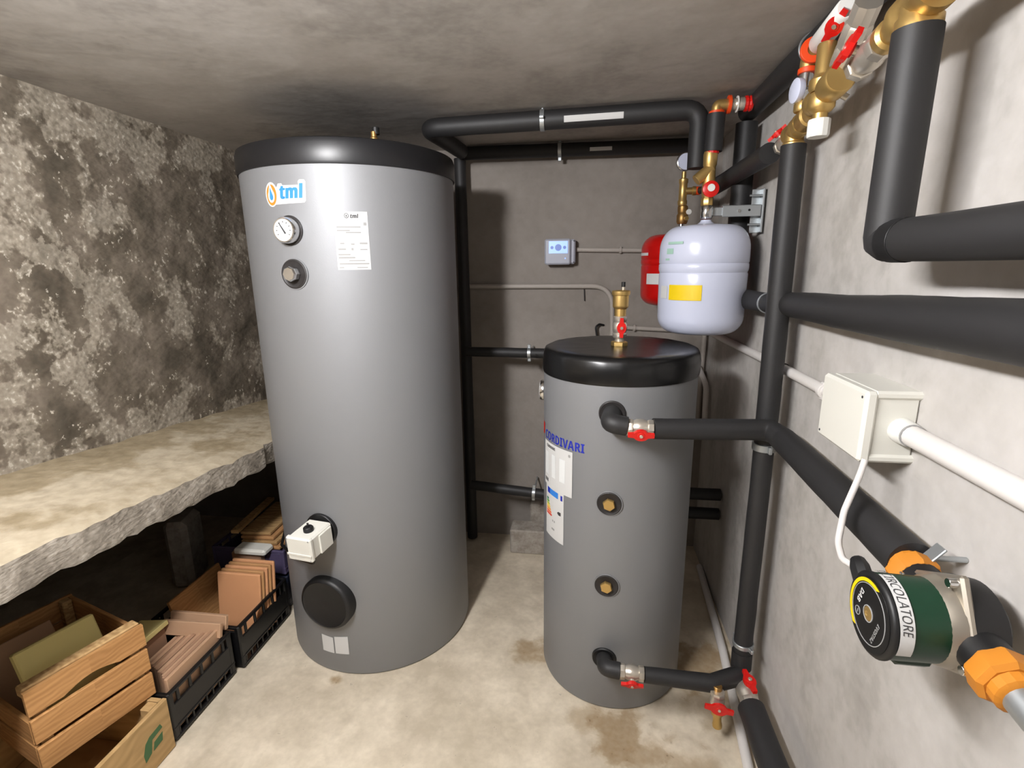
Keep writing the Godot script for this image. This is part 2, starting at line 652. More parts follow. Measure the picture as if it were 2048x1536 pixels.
func make_materials() -> void:
	var grit := bumps(512, 3, 0.05, 6.0)
	var fine := bumps(256, 4, 0.12, 3.0, 3)
	M.left_wall = textured(damp_wall(1400, 700, -2.3, -0.3, 0.70, 1.80), 0.92)
	M.floor = textured(stained_floor(1280, 1280, -2.1, 0.7, -2.35, 0.45), 0.9)
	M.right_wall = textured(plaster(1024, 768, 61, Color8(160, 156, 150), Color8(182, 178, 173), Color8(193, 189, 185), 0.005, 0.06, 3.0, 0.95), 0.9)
	M.ceiling = textured(plaster(1024, 1024, 71, Color8(142, 137, 131), Color8(172, 167, 161), Color8(187, 183, 178), 0.0035, 0.08, 1.0, 0.7), 0.93)
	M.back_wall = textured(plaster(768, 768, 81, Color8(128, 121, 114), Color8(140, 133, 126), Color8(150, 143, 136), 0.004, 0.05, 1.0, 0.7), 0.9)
	M.ledge = textured(skimmed_ledge(1024, 512), 0.92)
	M.ledge_face = textured(plaster(768, 256, 95, Color8(112, 104, 93), Color8(140, 132, 120), Color8(166, 158, 146), 0.012, 0.09), 0.95)
	M.niche = plain(Color(0.52, 0.49, 0.46), 0.95)
	for k in ["left_wall", "floor", "right_wall", "ceiling", "back_wall", "ledge", "ledge_face"]:
		M[k].normal_enabled = true
		M[k].normal_texture = grit
		M[k].normal_scale = 0.10
	M.left_wall.normal_scale = 0.3
	M.ledge_face.normal_scale = 0.45
	M.floor.normal_scale = 0.12
	M.ceiling.normal_scale = 0.03
	M.ledge.normal_scale = 0.2
	M.tank = plain(Color(0.53, 0.535, 0.545), 0.56, 0.38)
	M.tank.normal_enabled = true
	M.tank.normal_texture = fine
	M.tank.normal_scale = 0.04
	M.tank.uv1_scale = Vector3(14, 7, 1)
	M.cap = plain(Color(0.085, 0.085, 0.095), 0.40)
	M.cap_vinyl = plain(Color(0.06, 0.06, 0.064), 0.30)
	M.foam = plain(Color(0.135, 0.133, 0.136), 0.58)
	M.rubber = plain(Color(0.07, 0.07, 0.075), 0.5)
	M.rosette = plain(Color(0.15, 0.14, 0.14), 0.5)
	M.brass = plain(Color(0.80, 0.67, 0.42), 0.40, 0.85)
	M.brass_dark = plain(Color(0.64, 0.50, 0.30), 0.42, 0.85)
	M.nickel = plain(Color(0.82, 0.79, 0.74), 0.34, 0.75)
	M.chrome = plain(Color(0.88, 0.88, 0.88), 0.16, 1.0)
	M.zinc = plain(Color(0.72, 0.74, 0.75), 0.42, 0.85)
	M.red = plain(Color(0.80, 0.09, 0.065), 0.36)
	M.orange = plain(Color(0.86, 0.27, 0.07), 0.45)
	M.white = plain(Color(0.88, 0.88, 0.86), 0.45)
	M.paper = plain(Color(0.79, 0.79, 0.785), 0.85)
	M.paper.metallic_specular = 0.2
	M.grey_ink = plain(Color(0.58, 0.58, 0.575), 0.85)
	M.dark_ink = plain(Color(0.22, 0.22, 0.23), 0.6)
	M.vessel_white = plain(Color(0.78, 0.80, 0.875), 0.24)
	M.vessel_red = plain(Color(0.72, 0.055, 0.04), 0.28)
	M.yellow = plain(Color(0.90, 0.77, 0.03), 0.45)
	M.pvc = plain(Color(0.86, 0.845, 0.83), 0.4)
	M.pvc_grey = plain(Color(0.66, 0.63, 0.60), 0.5)
	M.box_white = plain(Color(0.86, 0.855, 0.82), 0.38)
	M.control = plain(Color(0.66, 0.67, 0.72), 0.45)
	M.logo_blue = plain(Color(0.20, 0.50, 0.84), 0.5)
	M.logo_orange = plain(Color(0.92, 0.48, 0.16), 0.5)
	M.pale_blue = plain(Color(0.70, 0.78, 0.90), 0.5)
	M.letter_blue = plain(Color(0.10, 0.16, 0.62), 0.5)
	M.green_pump = plain(Color(0.035, 0.20, 0.125), 0.42)
	M.silver = plain(Color(0.68, 0.65, 0.60), 0.4, 0.8)
	M.hemp = plain(Color(0.76, 0.48, 0.12), 0.65)
	M.black_plastic = plain(Color(0.055, 0.055, 0.06), 0.38)
	M.purple_plastic = plain(Color(0.30, 0.27, 0.38), 0.45)
	M.blue_plastic = plain(Color(0.07, 0.10, 0.18), 0.45)
	M.wood = textured(wood_tex(5, Color(0.64, 0.46, 0.27), Color(0.77, 0.58, 0.37)), 0.75)
	M.wood.uv1_triplanar = true
	M.wood.uv1_scale = Vector3(3, 6, 3)
	M.ply = textured(wood_tex(9, Color(0.64, 0.52, 0.34), Color(0.74, 0.61, 0.42)), 0.8)
	M.ply.uv1_triplanar = true
	M.ply.uv1_scale = Vector3(2, 3, 2)
	M.pale_wood = textured(wood_tex(12, Color(0.60, 0.46, 0.29), Color(0.80, 0.67, 0.47)), 0.8)
	M.pale_wood.uv1_triplanar = true
	M.pale_wood.uv1_scale = Vector3(4, 6, 4)
	M.tile_pink = plain(Color(0.71, 0.57, 0.45), 0.8)
	M.tile_pink2 = plain(Color(0.63, 0.49, 0.385), 0.8)
	M.tile_orange = plain(Color(0.80, 0.58, 0.41), 0.75)
	M.tile_brown = plain(Color(0.70, 0.52, 0.34), 0.75)
	M.tile_yellow = plain(Color(0.88, 0.82, 0.55), 0.8)
	M.green_ink = plain(Color(0.26, 0.40, 0.25), 0.8)
	M.block = textured(plaster(256, 256, 33, Color8(140, 132, 122), Color8(160, 152, 142), Color8(172, 165, 156), 0.02, 0.1), 0.95)
	M.block.uv1_triplanar = true
	M.block.uv1_scale = Vector3(3, 3, 3)
	M.screen = plain(Color(0.55, 0.66, 0.9), 0.3)
	M.screen.emission_enabled = true
	M.screen.emission = Color(0.62, 0.76, 1.0)
	M.screen.emission_energy_multiplier = 0.75
	M.screen_dot = plain(Color(0.36, 0.44, 0.68), 0.3)
	M.screen_dot.emission_enabled = true
	M.screen_dot.emission = Color(0.36, 0.46, 0.75)
	M.screen_dot.emission_energy_multiplier = 0.5
	M.tube_glow = plain(Color(1, 1, 1), 0.4)
	M.tube_glow.emission_enabled = true
	M.tube_glow.emission = Color(1.0, 0.995, 1.0)
	M.tube_glow.emission_energy_multiplier = 8.0
	M.glass = plain(Color(0.95, 0.97, 1.0, 0.12), 0.05)
	M.glass.transparency = BaseMaterial3D.TRANSPARENCY_ALPHA

# ---------------------------------------------------------------- the room
# grid over two spans with an offset along the third axis; uv runs 0..1 over the given texture window
func relief(o: Vector3, ux: Vector3, vy: Vector3, n: Vector3, nu: int, nv: int, amp: float, freq: float, seed_: int, uv0 := Vector2.ZERO, uv1 := Vector2.ONE) -> ArrayMesh:
	var nz := FastNoiseLite.new()
	nz.seed = seed_
	nz.frequency = freq
	nz.fractal_octaves = 5
	var st := begin()
	for j in nv + 1:
		for i in nu + 1:
			var f := float(i) / nu
			var g := float(j) / nv
			var p := o + ux * f + vy * g
			var d := nz.get_noise_3d(p.x, p.y, p.z) * amp
			st.set_uv(Vector2(lerpf(uv0.x, uv1.x, f), lerpf(uv0.y, uv1.y, g)))
			st.add_vertex(p + n * d)
	var flip := ux.cross(vy).dot(n) > 0.0
	for j in nv:
		for i in nu:
			var a := j * (nu + 1) + i
			var b := a + 1
			var c := a + nu + 2
			var d := a + nu + 1
			if flip:
				for k in [a, c, b, a, d, c]:
					st.add_index(k)
			else:
				for k in [a, b, c, a, c, d]:
					st.add_index(k)
	st.generate_normals()
	st.generate_tangents()
	return st.commit()

func slab_of(parent: Node, called: String, mn: Vector3, mx: Vector3, m: Material) -> void:
	part(parent, called, rbox(mx - mn, 0.001), m, at((mn + mx) * 0.5))

func build_room() -> void:
	# floor
	var f := struct("floor", relief(Vector3(-3.0, 0, -2.35), Vector3(3.7, 0, 0), Vector3(0, 0, 5.2), Vector3.UP, 40, 60, 0.0, 3.0, 1, Vector2(-0.9 / 2.8, 0), Vector2(1, 5.2 / 2.8)), M.floor)
	slab_of(f, "slab", Vector3(-3.0, -0.12, -2.35), Vector3(0.7, -0.004, 2.85), M.niche)
	# ceiling
	var c := struct("ceiling", relief(Vector3(-1.65, YC, -2.35), Vector3(2.35, 0, 0), Vector3(0, 0, 5.2), Vector3.DOWN, 90, 200, 0.0004, 3.0, 2, Vector2.ZERO, Vector2(1, 2.2)), M.ceiling)
	slab_of(c, "slab", Vector3(-1.65, YC + 0.012, -2.35), Vector3(0.7, YC + 0.14, 2.85), M.niche)
	# right wall
	var r := struct("wall_right", relief(Vector3(XR, -0.02, -2.3), Vector3(0, 0, 5.1), Vector3(0, 1.84, 0), Vector3.LEFT, 200, 80, 0.0022, 2.5, 3, Vector2.ZERO, Vector2(2.2, 1.05)), M.right_wall)
	slab_of(r, "slab", Vector3(XR + 0.012, -0.1, -2.35), Vector3(XR + 0.15, 1.9, 2.85), M.niche)
	# back wall
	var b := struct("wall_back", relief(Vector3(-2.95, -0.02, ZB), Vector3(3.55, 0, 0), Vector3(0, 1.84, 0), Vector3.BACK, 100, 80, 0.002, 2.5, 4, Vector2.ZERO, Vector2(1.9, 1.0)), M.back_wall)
	slab_of(b, "slab", Vector3(-3.0, -0.1, ZB - 0.12), Vector3(0.7, 1.9, ZB - 0.012), M.niche)
	# wall behind the camera
	struct("wall_front", rbox(Vector3(3.75, 2.0, 0.12), 0.001), M.back_wall, at(Vector3(-1.17, 0.9, ZF + 0.06)))
	# left wall above the ledge: rough damp render
	var l := struct("wall_left", relief(Vector3(XL, 0.55, -2.3), Vector3(0, 0, 2.0), Vector3(0, 1.25, 0), Vector3.RIGHT, 240, 150, 0.007, 4.0, 5, Vector2(0, (1.80 - 0.55) / 1.10), Vector2(1, 0)), M.left_wall)
	part(l, "near_stretch", relief(Vector3(XL, 0.55, -0.3), Vector3(0, 0, 3.1), Vector3(0, 1.25, 0), Vector3.RIGHT, 100, 60, 0.010, 4.0, 5, Vector2(1, (1.80 - 0.55) / 1.10), Vector2(0, 0)), M.left_wall)
	slab_of(l, "slab", Vector3(XL - 0.16, 0.5, -2.35), Vector3(XL - 0.02, 1.9, 2.85), M.niche)
	# recess under the ledge
	struct("wall_recess", rbox(Vector3(0.12, 1.0, 5.2), 0.001), M.niche, at(Vector3(-2.96, 0.4, 0.25)))
	build_ledge()

func ledge_top(x: float, z: float) -> float:
	var wall := 0.884 + 0.081 * z
	var edge := 0.824 + 0.072 * z
	return lerpf(wall, edge, clampf((x - XL) / (-1.07 - XL), 0.0, 1.0))

func build_ledge() -> void:
	var nz := FastNoiseLite.new()
	nz.seed = 12
	nz.frequency = 9.0
	nz.fractal_octaves = 4
	var t := thing("concrete_ledge", "rough cast concrete ledge along the damp left wall", "ledge", Vector3(-1.25, 0.7, -0.6))
	t.set_meta("kind", "structure")
	var nu := 190
	var z0 := -2.26
	var z1 := 2.7
	var st := begin()
	var nv := 18
	var rows: Array = []
	for i in nu + 1:
		var z := lerpf(z0, z1, float(i) / nu)
		var fx := -1.07 + 0.010 * nz.get_noise_2d(z * 2.0, 5.0)
		if z < -1.50:
			fx = minf(fx, -1.085)
		var row: Array = []
		for j in nv + 1:
			var x := lerpf(XL - 0.1, fx, float(j) / nv)
			var y := ledge_top(x, z) + 0.006 * nz.get_noise_2d(x * 1.2, z * 0.8)
			if j == nv:
				y -= 0.006 + 0.006 * nz.get_noise_2d(z * 3.0, 9.0)
			row.append(Vector3(x, y, z))
		rows.append(row)
	for i in nu:
		for j in nv:
			var a: Vector3 = rows[i][j]
			var b: Vector3 = rows[i][j + 1]
			var c: Vector3 = rows[i + 1][j + 1]
			var d: Vector3 = rows[i + 1][j]
			var n := Vector3.UP
			var u := func(p: Vector3) -> Vector2: return Vector2((p.z + 2.3) / 1.6, (p.x + 1.6) / 0.8)
			tri(st, a, b, c, n, n, n, u.call(a), u.call(b), u.call(c))
			tri(st, a, c, d, n, n, n, u.call(a), u.call(c), u.call(d))
	st.generate_tangents()
	part(t, "top", st.commit(), M.ledge)
	var sf := begin()
	var nw := 8
	var front: Array = []
	for i in nu + 1:
		var top: Vector3 = rows[i][nv]
		var col: Array = []
		for j in nw + 1:
			var f := float(j) / nw
			var p := top + Vector3(0, -0.074 * f, 0)
			p.x += 0.004 * nz.get_noise_2d(p.z * 2.0, p.y * 4.0) * (1.0 if j > 0 else 0.0)
			if j == nw:
				p.y += 0.006 * nz.get_noise_2d(p.z * 5.0, 3.0)
				p.x -= 0.006
			col.append(p)
		front.append(col)
	for i in nu:
		for j in nw:
			var a: Vector3 = front[i][j]
			var b: Vector3 = front[i + 1][j]
			var c: Vector3 = front[i + 1][j + 1]
			var d: Vector3 = front[i][j + 1]
			var n := Vector3.RIGHT
			var u := func(p: Vector3) -> Vector2: return Vector2((p.z + 2.3) / 0.9, p.y / 0.3)
			tri(sf, a, b, c, n, n, n, u.call(a), u.call(b), u.call(c))
			tri(sf, a, c, d, n, n, n, u.call(a), u.call(c), u.call(d))
		# underside back into the recess
		var e0: Vector3 = front[i][nw]
		var e1: Vector3 = front[i + 1][nw]
		quad(sf, e0, e1, Vector3(-2.95, e1.y, e1.z), Vector3(-2.95, e0.y, e0.z), Vector3.DOWN)
	sf.generate_tangents()
	part(t, "face", sf.commit(), M.ledge_face)

# ---------------------------------------------------------------- ceiling lamp (above the picture)
func build_lamp() -> void:
	var x := -0.60
	var z0 := -0.58
	var z1 := 0.18
	var t := thing("ceiling_lamp", "white fluorescent batten lamp with one bare tube under the ceiling", "lamp", Vector3(x, YC, (z0 + z1) * 0.5))
	part(t, "housing", rbox(Vector3(0.038, 0.03, z1 - z0), 0.004), M.white, at(Vector3(x, YC - 0.02, (z0 + z1) * 0.5)))
	for z in [z0 + 0.012, z1 - 0.012]:
		part(t, "lamp_holder", rbox(Vector3(0.03, 0.05, 0.02), 0.003), M.white, at(Vector3(x, YC - 0.055, z)))
	part(t, "glowing_tube", rod(0.013, z1 - z0 - 0.05, 16), M.tube_glow, yto(Vector3.BACK, Vector3(x, YC - 0.062, z0 + 0.025)))
	var n := 6
	for i in n:
		var l := OmniLight3D.new()
		l.name = "tube_light"
		l.light_color = Color(1.0, 0.995, 1.0)
		l.light_energy = 0.49
		l.light_size = 0.05
		l.omni_range = 8.0
		l.omni_attenuation = 2.0
		l.shadow_enabled = true
		t.add_child(l, true)
		l.global_position = Vector3(x, YC - 0.085, lerpf(z0 + 0.08, z1 - 0.08, float(i) / (n - 1)))

# ---------------------------------------------------------------- large tank
func build_large_tank() -> void:
	var t := thing("storage_tank", "tall grey hot water storage tank with black rim cap and dial thermometer", "water tank", LT)
	var h := 1.573
	part(t, "body", lathe([v2(0, 0.0), v2(LR - 0.012, 0.0), v2(LR - 0.003, 0.004), v2(LR, 0.014), v2(LR, 0.5), v2(LR, 1.0), v2(LR, h), v2(0, h)], 96), M.tank, at(LT))
	part(t, "cap", lathe([v2(LR - 0.01, h - 0.012), v2(LR + 0.004, h - 0.012), v2(LR + 0.006, h - 0.006), v2(LR + 0.006, 1.612), v2(LR + 0.002, 1.624), v2(LR - 0.012, 1.629), v2(0, 1.632)], 96), M.cap, at(LT))
	# logo sticker
	var am := deg_to_rad(-7.8)
	var ym := 1.492
	var outline := PackedVector2Array([Vector2(-0.052, -0.012), Vector2(-0.043, -0.027), Vector2(-0.028, -0.028), Vector2(0.056, -0.026), Vector2(0.0605, -0.021), Vector2(0.0635, 0.026), Vector2(0.060, 0.031), Vector2(0.047, 0.031), Vector2(0.043, 0.027), Vector2(0.043, 0.018), Vector2(-0.004, 0.019), Vector2(-0.006, 0.024), Vector2(-0.018, 0.024), Vector2(-0.021, 0.018)])
	var hull := Geometry2D.merge_polygons(outline, ellipse(-0.043, -0.002, 0.0215, 0.031))
	var logo := part(t, "logo_sticker", cyl_poly(LT, LR + 0.0008, am, ym, hull[0]), M.paper, Transform3D.IDENTITY, "white logo sticker")
	var ring_o := ellipse(-0.043, -0.003, 0.0175, 0.0265)
	part(logo, "orange_ring", cyl_poly(LT, LR + 0.0013, am, ym, ring_o), M.logo_orange)
	var inner := PackedVector2Array()
	for p in ellipse(-0.0435, -0.006, 0.0115, 0.0165, 24, PI * 0.78, PI * 2.22):
		inner.append(p)
	inner.append(Vector2(-0.0455, 0.0265))
	part(logo, "ring_gap", cyl_poly(LT, LR + 0.0018, am, ym, inner), M.paper)
	var drop := PackedVector2Array()
	for p in ellipse(-0.043, -0.008, 0.0062, 0.0085, 20, PI * 0.85, PI * 2.15):
		drop.append(p)
	drop.append(Vector2(-0.0455, 0.017))
	part(logo, "blue_drop", cyl_poly(LT, LR + 0.0023, am, ym, drop), M.logo_blue)
	part(logo, "lettering", letters("tml", 0.066, 0.037, cyl_place(LT, LR + 0.0014, am + 0.019 / LR, ym + 0.0035), true, true, 0.0016), M.logo_blue)
	part(logo, "small_print", cyl_poly(LT, LR + 0.0013, am, ym, PackedVector2Array([Vector2(-0.016, -0.0225), Vector2(0.054, -0.0215), Vector2(0.0545, -0.0165), Vector2(-0.016, -0.0175)])), M.pale_blue)
	# data sheet
	var a0 := deg_to_rad(15.1)
	var a1 := deg_to_rad(30.5)
	var sheet := part(t, "data_sticker", cyl_sheet(LT, LR, a0, a1, 1.293, 1.443), M.paper, Transform3D.IDENTITY, "white printed data sticker")
	part(sheet, "lettering", letters("tml", 0.020, 0.011, cyl_place(LT, LR + 0.0012, deg_to_rad(24.4), 1.432), true, true, 0.0004), M.dark_ink)
	part(sheet, "ring_mark", cyl_poly(LT, LR + 0.001, deg_to_rad(20.9), 1.4325, ellipse(0, 0, 0.0058, 0.0066)), M.dark_ink)
	part(sheet, "ring_mark", cyl_poly(LT, LR + 0.0015, deg_to_rad(20.9), 1.4325, ellipse(0, 0, 0.0042, 0.0050)), M.paper)
	part(sheet, "ring_mark", cyl_poly(LT, LR + 0.002, deg_to_rad(20.9), 1.4325, ellipse(0, -0.0004, 0.0015, 0.003)), M.dark_ink)
	for row in [[16, 27, 1.404, 0.0018], [16, 22, 1.395, 0.0016], [20, 27, 1.390, 0.0018], [17, 19, 1.362, 0.002], [22, 23.6, 1.360, 0.0018], [26, 29.6, 1.362, 0.0022], [16, 19.5, 1.347, 0.002], [22, 23, 1.347, 0.003], [26, 29.4, 1.346, 0.0014], [15.8, 21.4, 1.333, 0.0018], [15.8, 23.5, 1.325, 0.002], [20.5, 28, 1.317, 0.0014], [16, 29.8, 1.309, 0.0018], [15.8, 18, 1.299, 0.0014], [24, 29, 1.299, 0.0014], [28.4, 29.8, 1.412, 0.004]]:
		part(sheet, "print_line", cyl_sheet(LT, LR + 0.0008, deg_to_rad(row[0]), deg_to_rad(row[1]), row[2] - row[3], row[2] + row[3], 0.0004), M.grey_ink)
	# dial thermometer
	var ta := deg_to_rad(-7.0)
	var out := Vector3(sin(ta), 0, cos(ta))
	var tp := on_cyl(LT, LR, ta, 1.397)
	var th := part(t, "thermometer", lathe([v2(0, 0), v2(0.027, 0), v2(0.027, 0.006), v2(0.0335, 0.008), v2(0.0335, 0.027), v2(0.031, 0.031), v2(0.0285, 0.031), v2(0.0285, 0.028), v2(0, 0.028)], 40), M.chrome, yto(out, tp - out * 0.004), "chrome dial thermometer")
	part(th, "dial", rod(0.0283, 0.001, 36), M.paper, yto(out, tp + out * 0.0245))
	var fx := zto(out, tp + out * 0.0262)
	part(th, "needle", prism(PackedVector2Array([Vector2(0.0035, -0.0105), Vector2(0.0075, -0.0080), Vector2(-0.0115, 0.0195), Vector2(-0.0135, 0.0185)]), 0.0006), M.dark_ink, fx)
	for i in 9:
		var a := deg_to_rad(-35.0 + i * 31.0)
		part(th, "scale_mark", rbox(Vector3(0.0036, 0.0018, 0.0006), 0.0002), M.rosette, fx * Transform3D(Basis(Vector3.BACK, a), Vector3(cos(a), sin(a), 0) * 0.0205))
	part(t, "thermometer_hole", ring(0.030, 0.039, 0.003, 36), M.rosette, yto(out, tp - out * 0.0015))
	# sensor pocket with chrome plug
	var sp := on_cyl(LT, LR, ta, 1.284)
	var rs := part(t, "plug_rosette", lathe([v2(0, 0.001), v2(0.030, 0.001), v2(0.036, 0.004), v2(0.0395, 0.003), v2(0.041, -0.006)], 40), M.rosette, yto(out, sp), "dark rosette with chrome plug")
	part(rs, "plug", lathe([v2(0, 0), v2(0.018, 0), v2(0.020, 0.004), v2(0.020, 0.022), v2(0.017, 0.026), v2(0, 0.026)], 8, true), M.chrome, yto(out, sp))
	part(t, "rosette_rim", ring(0.0395, 0.0425, 0.004, 36), M.tank, yto(out, sp - out * 0.002))
	# electric element with white housing
	var ea := deg_to_rad(-9.0)
	var eo := Vector3(sin(ea), 0, cos(ea))
	var ep := on_cyl(LT, LR, ea + 0.03, 0.522)
	part(t, "element_pad", rod(0.052, 0.016, 36), M.rubber, yto(eo, ep - eo * 0.008))
	var dirb := Vector3(-0.15, -0.06, 0.985).normalized()
	var bx := zto(dirb, Vector3(-0.788, 0.522, -1.248))
	var hb := part(t, "element_housing", rbox(Vector3(0.078, 0.070, 0.100), 0.005), M.box_white, bx, "white heating element housing")
	part(hb, "lid", rbox(Vector3(0.084, 0.076, 0.016), 0.005), M.box_white, bx * at(Vector3(0, 0, 0.046)))
	part(hb, "ridge", rbox(Vector3(0.082, 0.007, 0.003), 0.001), M.box_white, bx * at(Vector3(0, -0.016, 0.0545)))
	for sx in [-1, 1]:
		for sy in [-1, 1]:
			part(hb, "screw", rod(0.0022, 0.0012, 10), M.grey_ink, bx * Transform3D(Basis(Vector3.RIGHT, PI / 2), Vector3(0.036 * sx, 0.032 * sy, 0.0538)))
	part(hb, "side_step", rbox(Vector3(0.006, 0.060, 0.055), 0.002), M.box_white, bx * at(Vector3(0.040, -0.003, -0.015)))
	part(hb, "knob", lathe([v2(0, 0), v2(0.0145, 0), v2(0.0145, 0.011), v2(0.012, 0.014), v2(0.0045, 0.014), v2(0.0045, 0.018), v2(0, 0.018)], 14, true), M.rubber, bx * at(Vector3(0.004, 0.035, 0.008)))
	part(hb, "knob_cap", rod(0.003, 0.008, 12), M.rosette, bx * at(Vector3(0.004, 0.052, 0.008)))
	part(t, "element_cable", tube([bx * Vector3(0.02, -0.030, 0.02), bx * Vector3(0.015, -0.065, 0.02), on_cyl(LT, LR + 0.012, deg_to_rad(-28), 0.40), on_cyl(LT, LR + 0.012, deg_to_rad(-52), 0.385), on_cyl(LT, LR + 0.012, deg_to_rad(-75), 0.38)], 0.005, 0.03, 10), M.rubber)
	# inspection flange cover
	var fa := deg_to_rad(-7.5)
	var fo := Vector3(sin(fa), 0, cos(fa))
	var fp := on_cyl(LT, LR, fa, 0.272)
	part(t, "flange_cover", lathe([v2(0, -0.03), v2(0.089, -0.03), v2(0.089, 0.016), v2(0.085, 0.023), v2(0.078, 0.026), v2(0.074, 0.023), v2(0, 0.026)], 56), M.rubber, yto(fo, fp), "round black flange cover")
	# peeling white tape
	part(t, "white_tape", cyl_sheet(LT, LR, deg_to_rad(-15.6), deg_to_rad(-7.8), 0.077, 0.138, 0.0008, 0.076, 0.134), M.paper)
	part(t, "white_tape", cyl_sheet(LT, LR, deg_to_rad(-6.8), deg_to_rad(1.7), 0.077, 0.139, 0.0008, 0.080, 0.146), M.paper)
	# brass outlet on the lid
	part(t, "outlet", lathe([v2(0, 0), v2(0.011, 0), v2(0.011, 0.014), v2(0.008, 0.017), v2(0.008, 0.030), v2(0, 0.030)], 16), M.brass_dark, at(Vector3(-0.584, 1.628, -1.435)))
	part(t, "outlet_sleeve", rod(0.010, 0.018, 18), M.rubber, at(Vector3(-0.580, 1.652, -1.440)))

# ---------------------------------------------------------------- small tank
func build_small_tank() -> void:
	var t := thing("buffer_tank", "short grey buffer tank with black vinyl cap and blue lettering", "water tank", ST)
	var h := 1.0
	part(t, "body", lathe([v2(0, 0.0), v2(SR - 0.012, 0.0), v2(SR - 0.003, 0.004), v2(SR, 0.014), v2(SR, 0.5), v2(SR, h), v2(0, h)], 80), M.tank, at(ST))
	# cap of soft vinyl with a slight sag
	var st := begin()
	var prof := [v2(SR + 0.002, h - 0.006), v2(SR + 0.004, h + 0.002), v2(SR + 0.004, h + 0.03), v2(SR + 0.001, h + 0.052), v2(SR - 0.004, h + 0.062), v2(SR - 0.014, h + 0.067), v2(SR - 0.05, h + 0.066), v2(SR * 0.5, h + 0.064), v2(0.0, h + 0.066)]
	var nz := FastNoiseLite.new()
	nz.seed = 31
	nz.frequency = 4.0
	var seg := 96
	var vid := 0
	for i in prof.size():
		for k in seg + 1:
			var a := TAU * k / seg
			var q: Vector2 = prof[i]
			var w := nz.get_noise_3d(cos(a) * 0.8, q.y * 2.0, sin(a) * 0.8)
			var w2 := nz.get_noise_3d(cos(a) * q.x * 4.0, 7.0, sin(a) * q.x * 4.0)
			var r := q.x + (0.003 * w if i > 1 and i < 6 else 0.0)
			var y := q.y + (0.0012 * w2 if i >= 5 else 0.0)
			st.set_uv(Vector2(float(k) / seg, float(i) / prof.size()))
			st.add_vertex(Vector3(cos(a) * r, y, sin(a) * r))
	for i in prof.size() - 1:
		for k in seg:
			var a := i * (seg + 1) + k
			var b := a + 1
			var c := a + seg + 2
			var d := a + seg + 1
			for e in [a, b, c, a, c, d]:
				st.add_index(e)
	st.generate_normals()
	part(t, "cap", st.commit(), M.cap_vinyl, at(ST))
	# lettering and marks
	part(t, "lettering", letters("CORDIVARI", 0.176, 0.0265, cyl_place(ST, SR + 0.0008, deg_to_rad(-48.5), 0.815)), M.letter_blue, Transform3D.IDENTITY, "blue lettering")
	part(t, "red_mark", cyl_poly(ST, SR + 0.0008, deg_to_rad(-77.0), 0.822, PackedVector2Array([Vector2(-0.018, -0.02), Vector2(0.004, -0.016), Vector2(0.010, 0.018), Vector2(-0.012, 0.022)])), M.red)
	var s1 := part(t, "paper_sheet", cyl_sheet(ST, SR + 0.0012, deg_to_rad(-71.5), deg_to_rad(-35.3), 0.660, 0.796, 0.0008), M.paper, Transform3D.IDENTITY, "white printed sheet")
	part(s1, "lettering", letters("CORDIVARI", 0.052, 0.0085, cyl_place(ST, SR + 0.003, deg_to_rad(-60.0), 0.785)), M.dark_ink)
	var pale := plain(Color(0.86, 0.87, 0.87), 0.6)
	for a in [[-69, -63], [-58, -53], [-48, -42]]:
		part(s1, "print_column", cyl_sheet(ST, SR + 0.0022, deg_to_rad(a[0]), deg_to_rad(a[1]), 0.695, 0.765, 0.0004), pale)
	part(s1, "print_mark", cyl_poly(ST, SR + 0.0028, deg_to_rad(-38.0), 0.783, ellipse(0, 0, 0.004, 0.0045)), M.grey_ink)
	for i in 3:
		part(s1, "print_mark", cyl_sheet(ST, SR + 0.0022, deg_to_rad(-69.5 + i * 2.2), deg_to_rad(-68.2 + i * 2.2), 0.671, 0.682, 0.0005), M.dark_ink)
	var s2 := part(t, "energy_label", cyl_sheet(ST, SR + 0.0006, deg_to_rad(-68.5), deg_to_rad(-43.2), 0.500, 0.664, 0.0006), M.paper, Transform3D.IDENTITY, "energy class label with coloured arrows")
	part(s2, "blue_band", cyl_sheet(ST, SR + 0.0014, deg_to_rad(-65.0), deg_to_rad(-49.5), 0.637, 0.655, 0.0004), M.logo_blue)
	part(s2, "blue_band", cyl_sheet(ST, SR + 0.0016, deg_to_rad(-65.0), deg_to_rad(-61.0), 0.637, 0.655, 0.0005), M.letter_blue)
	part(s2, "blue_band", cyl_sheet(ST, SR + 0.0014, deg_to_rad(-46.6), deg_to_rad(-44.6), 0.637, 0.653, 0.0004), M.letter_blue)
	var cols := [Color(0.05, 0.42, 0.36), Color(0.35, 0.62, 0.25), Color(0.70, 0.74, 0.22), Color(0.93, 0.80, 0.25), Color(0.94, 0.62, 0.22), Color(0.90, 0.42, 0.22), Color(0.84, 0.27, 0.20)]
	for i in 7:
		var w := 0.011 + 0.0035 * i
		var y := 0.618 - 0.0078 * i
		part(s2, "class_arrow", cyl_poly(ST, SR + 0.0018, deg_to_rad(-66.5), y, PackedVector2Array([Vector2(0, -0.0033), Vector2(w, -0.0033), Vector2(w + 0.003, 0), Vector2(w, 0.0033), Vector2(0, 0.0033)])), plain(cols[i], 0.6))
	part(s2, "rating_arrow", cyl_poly(ST, SR + 0.0018, deg_to_rad(-49.5), 0.593, PackedVector2Array([Vector2(-0.004, 0), Vector2(0.002, -0.0055), Vector2(0.013, -0.0055), Vector2(0.013, 0.0055), Vector2(0.002, 0.0055)])), M.dark_ink)
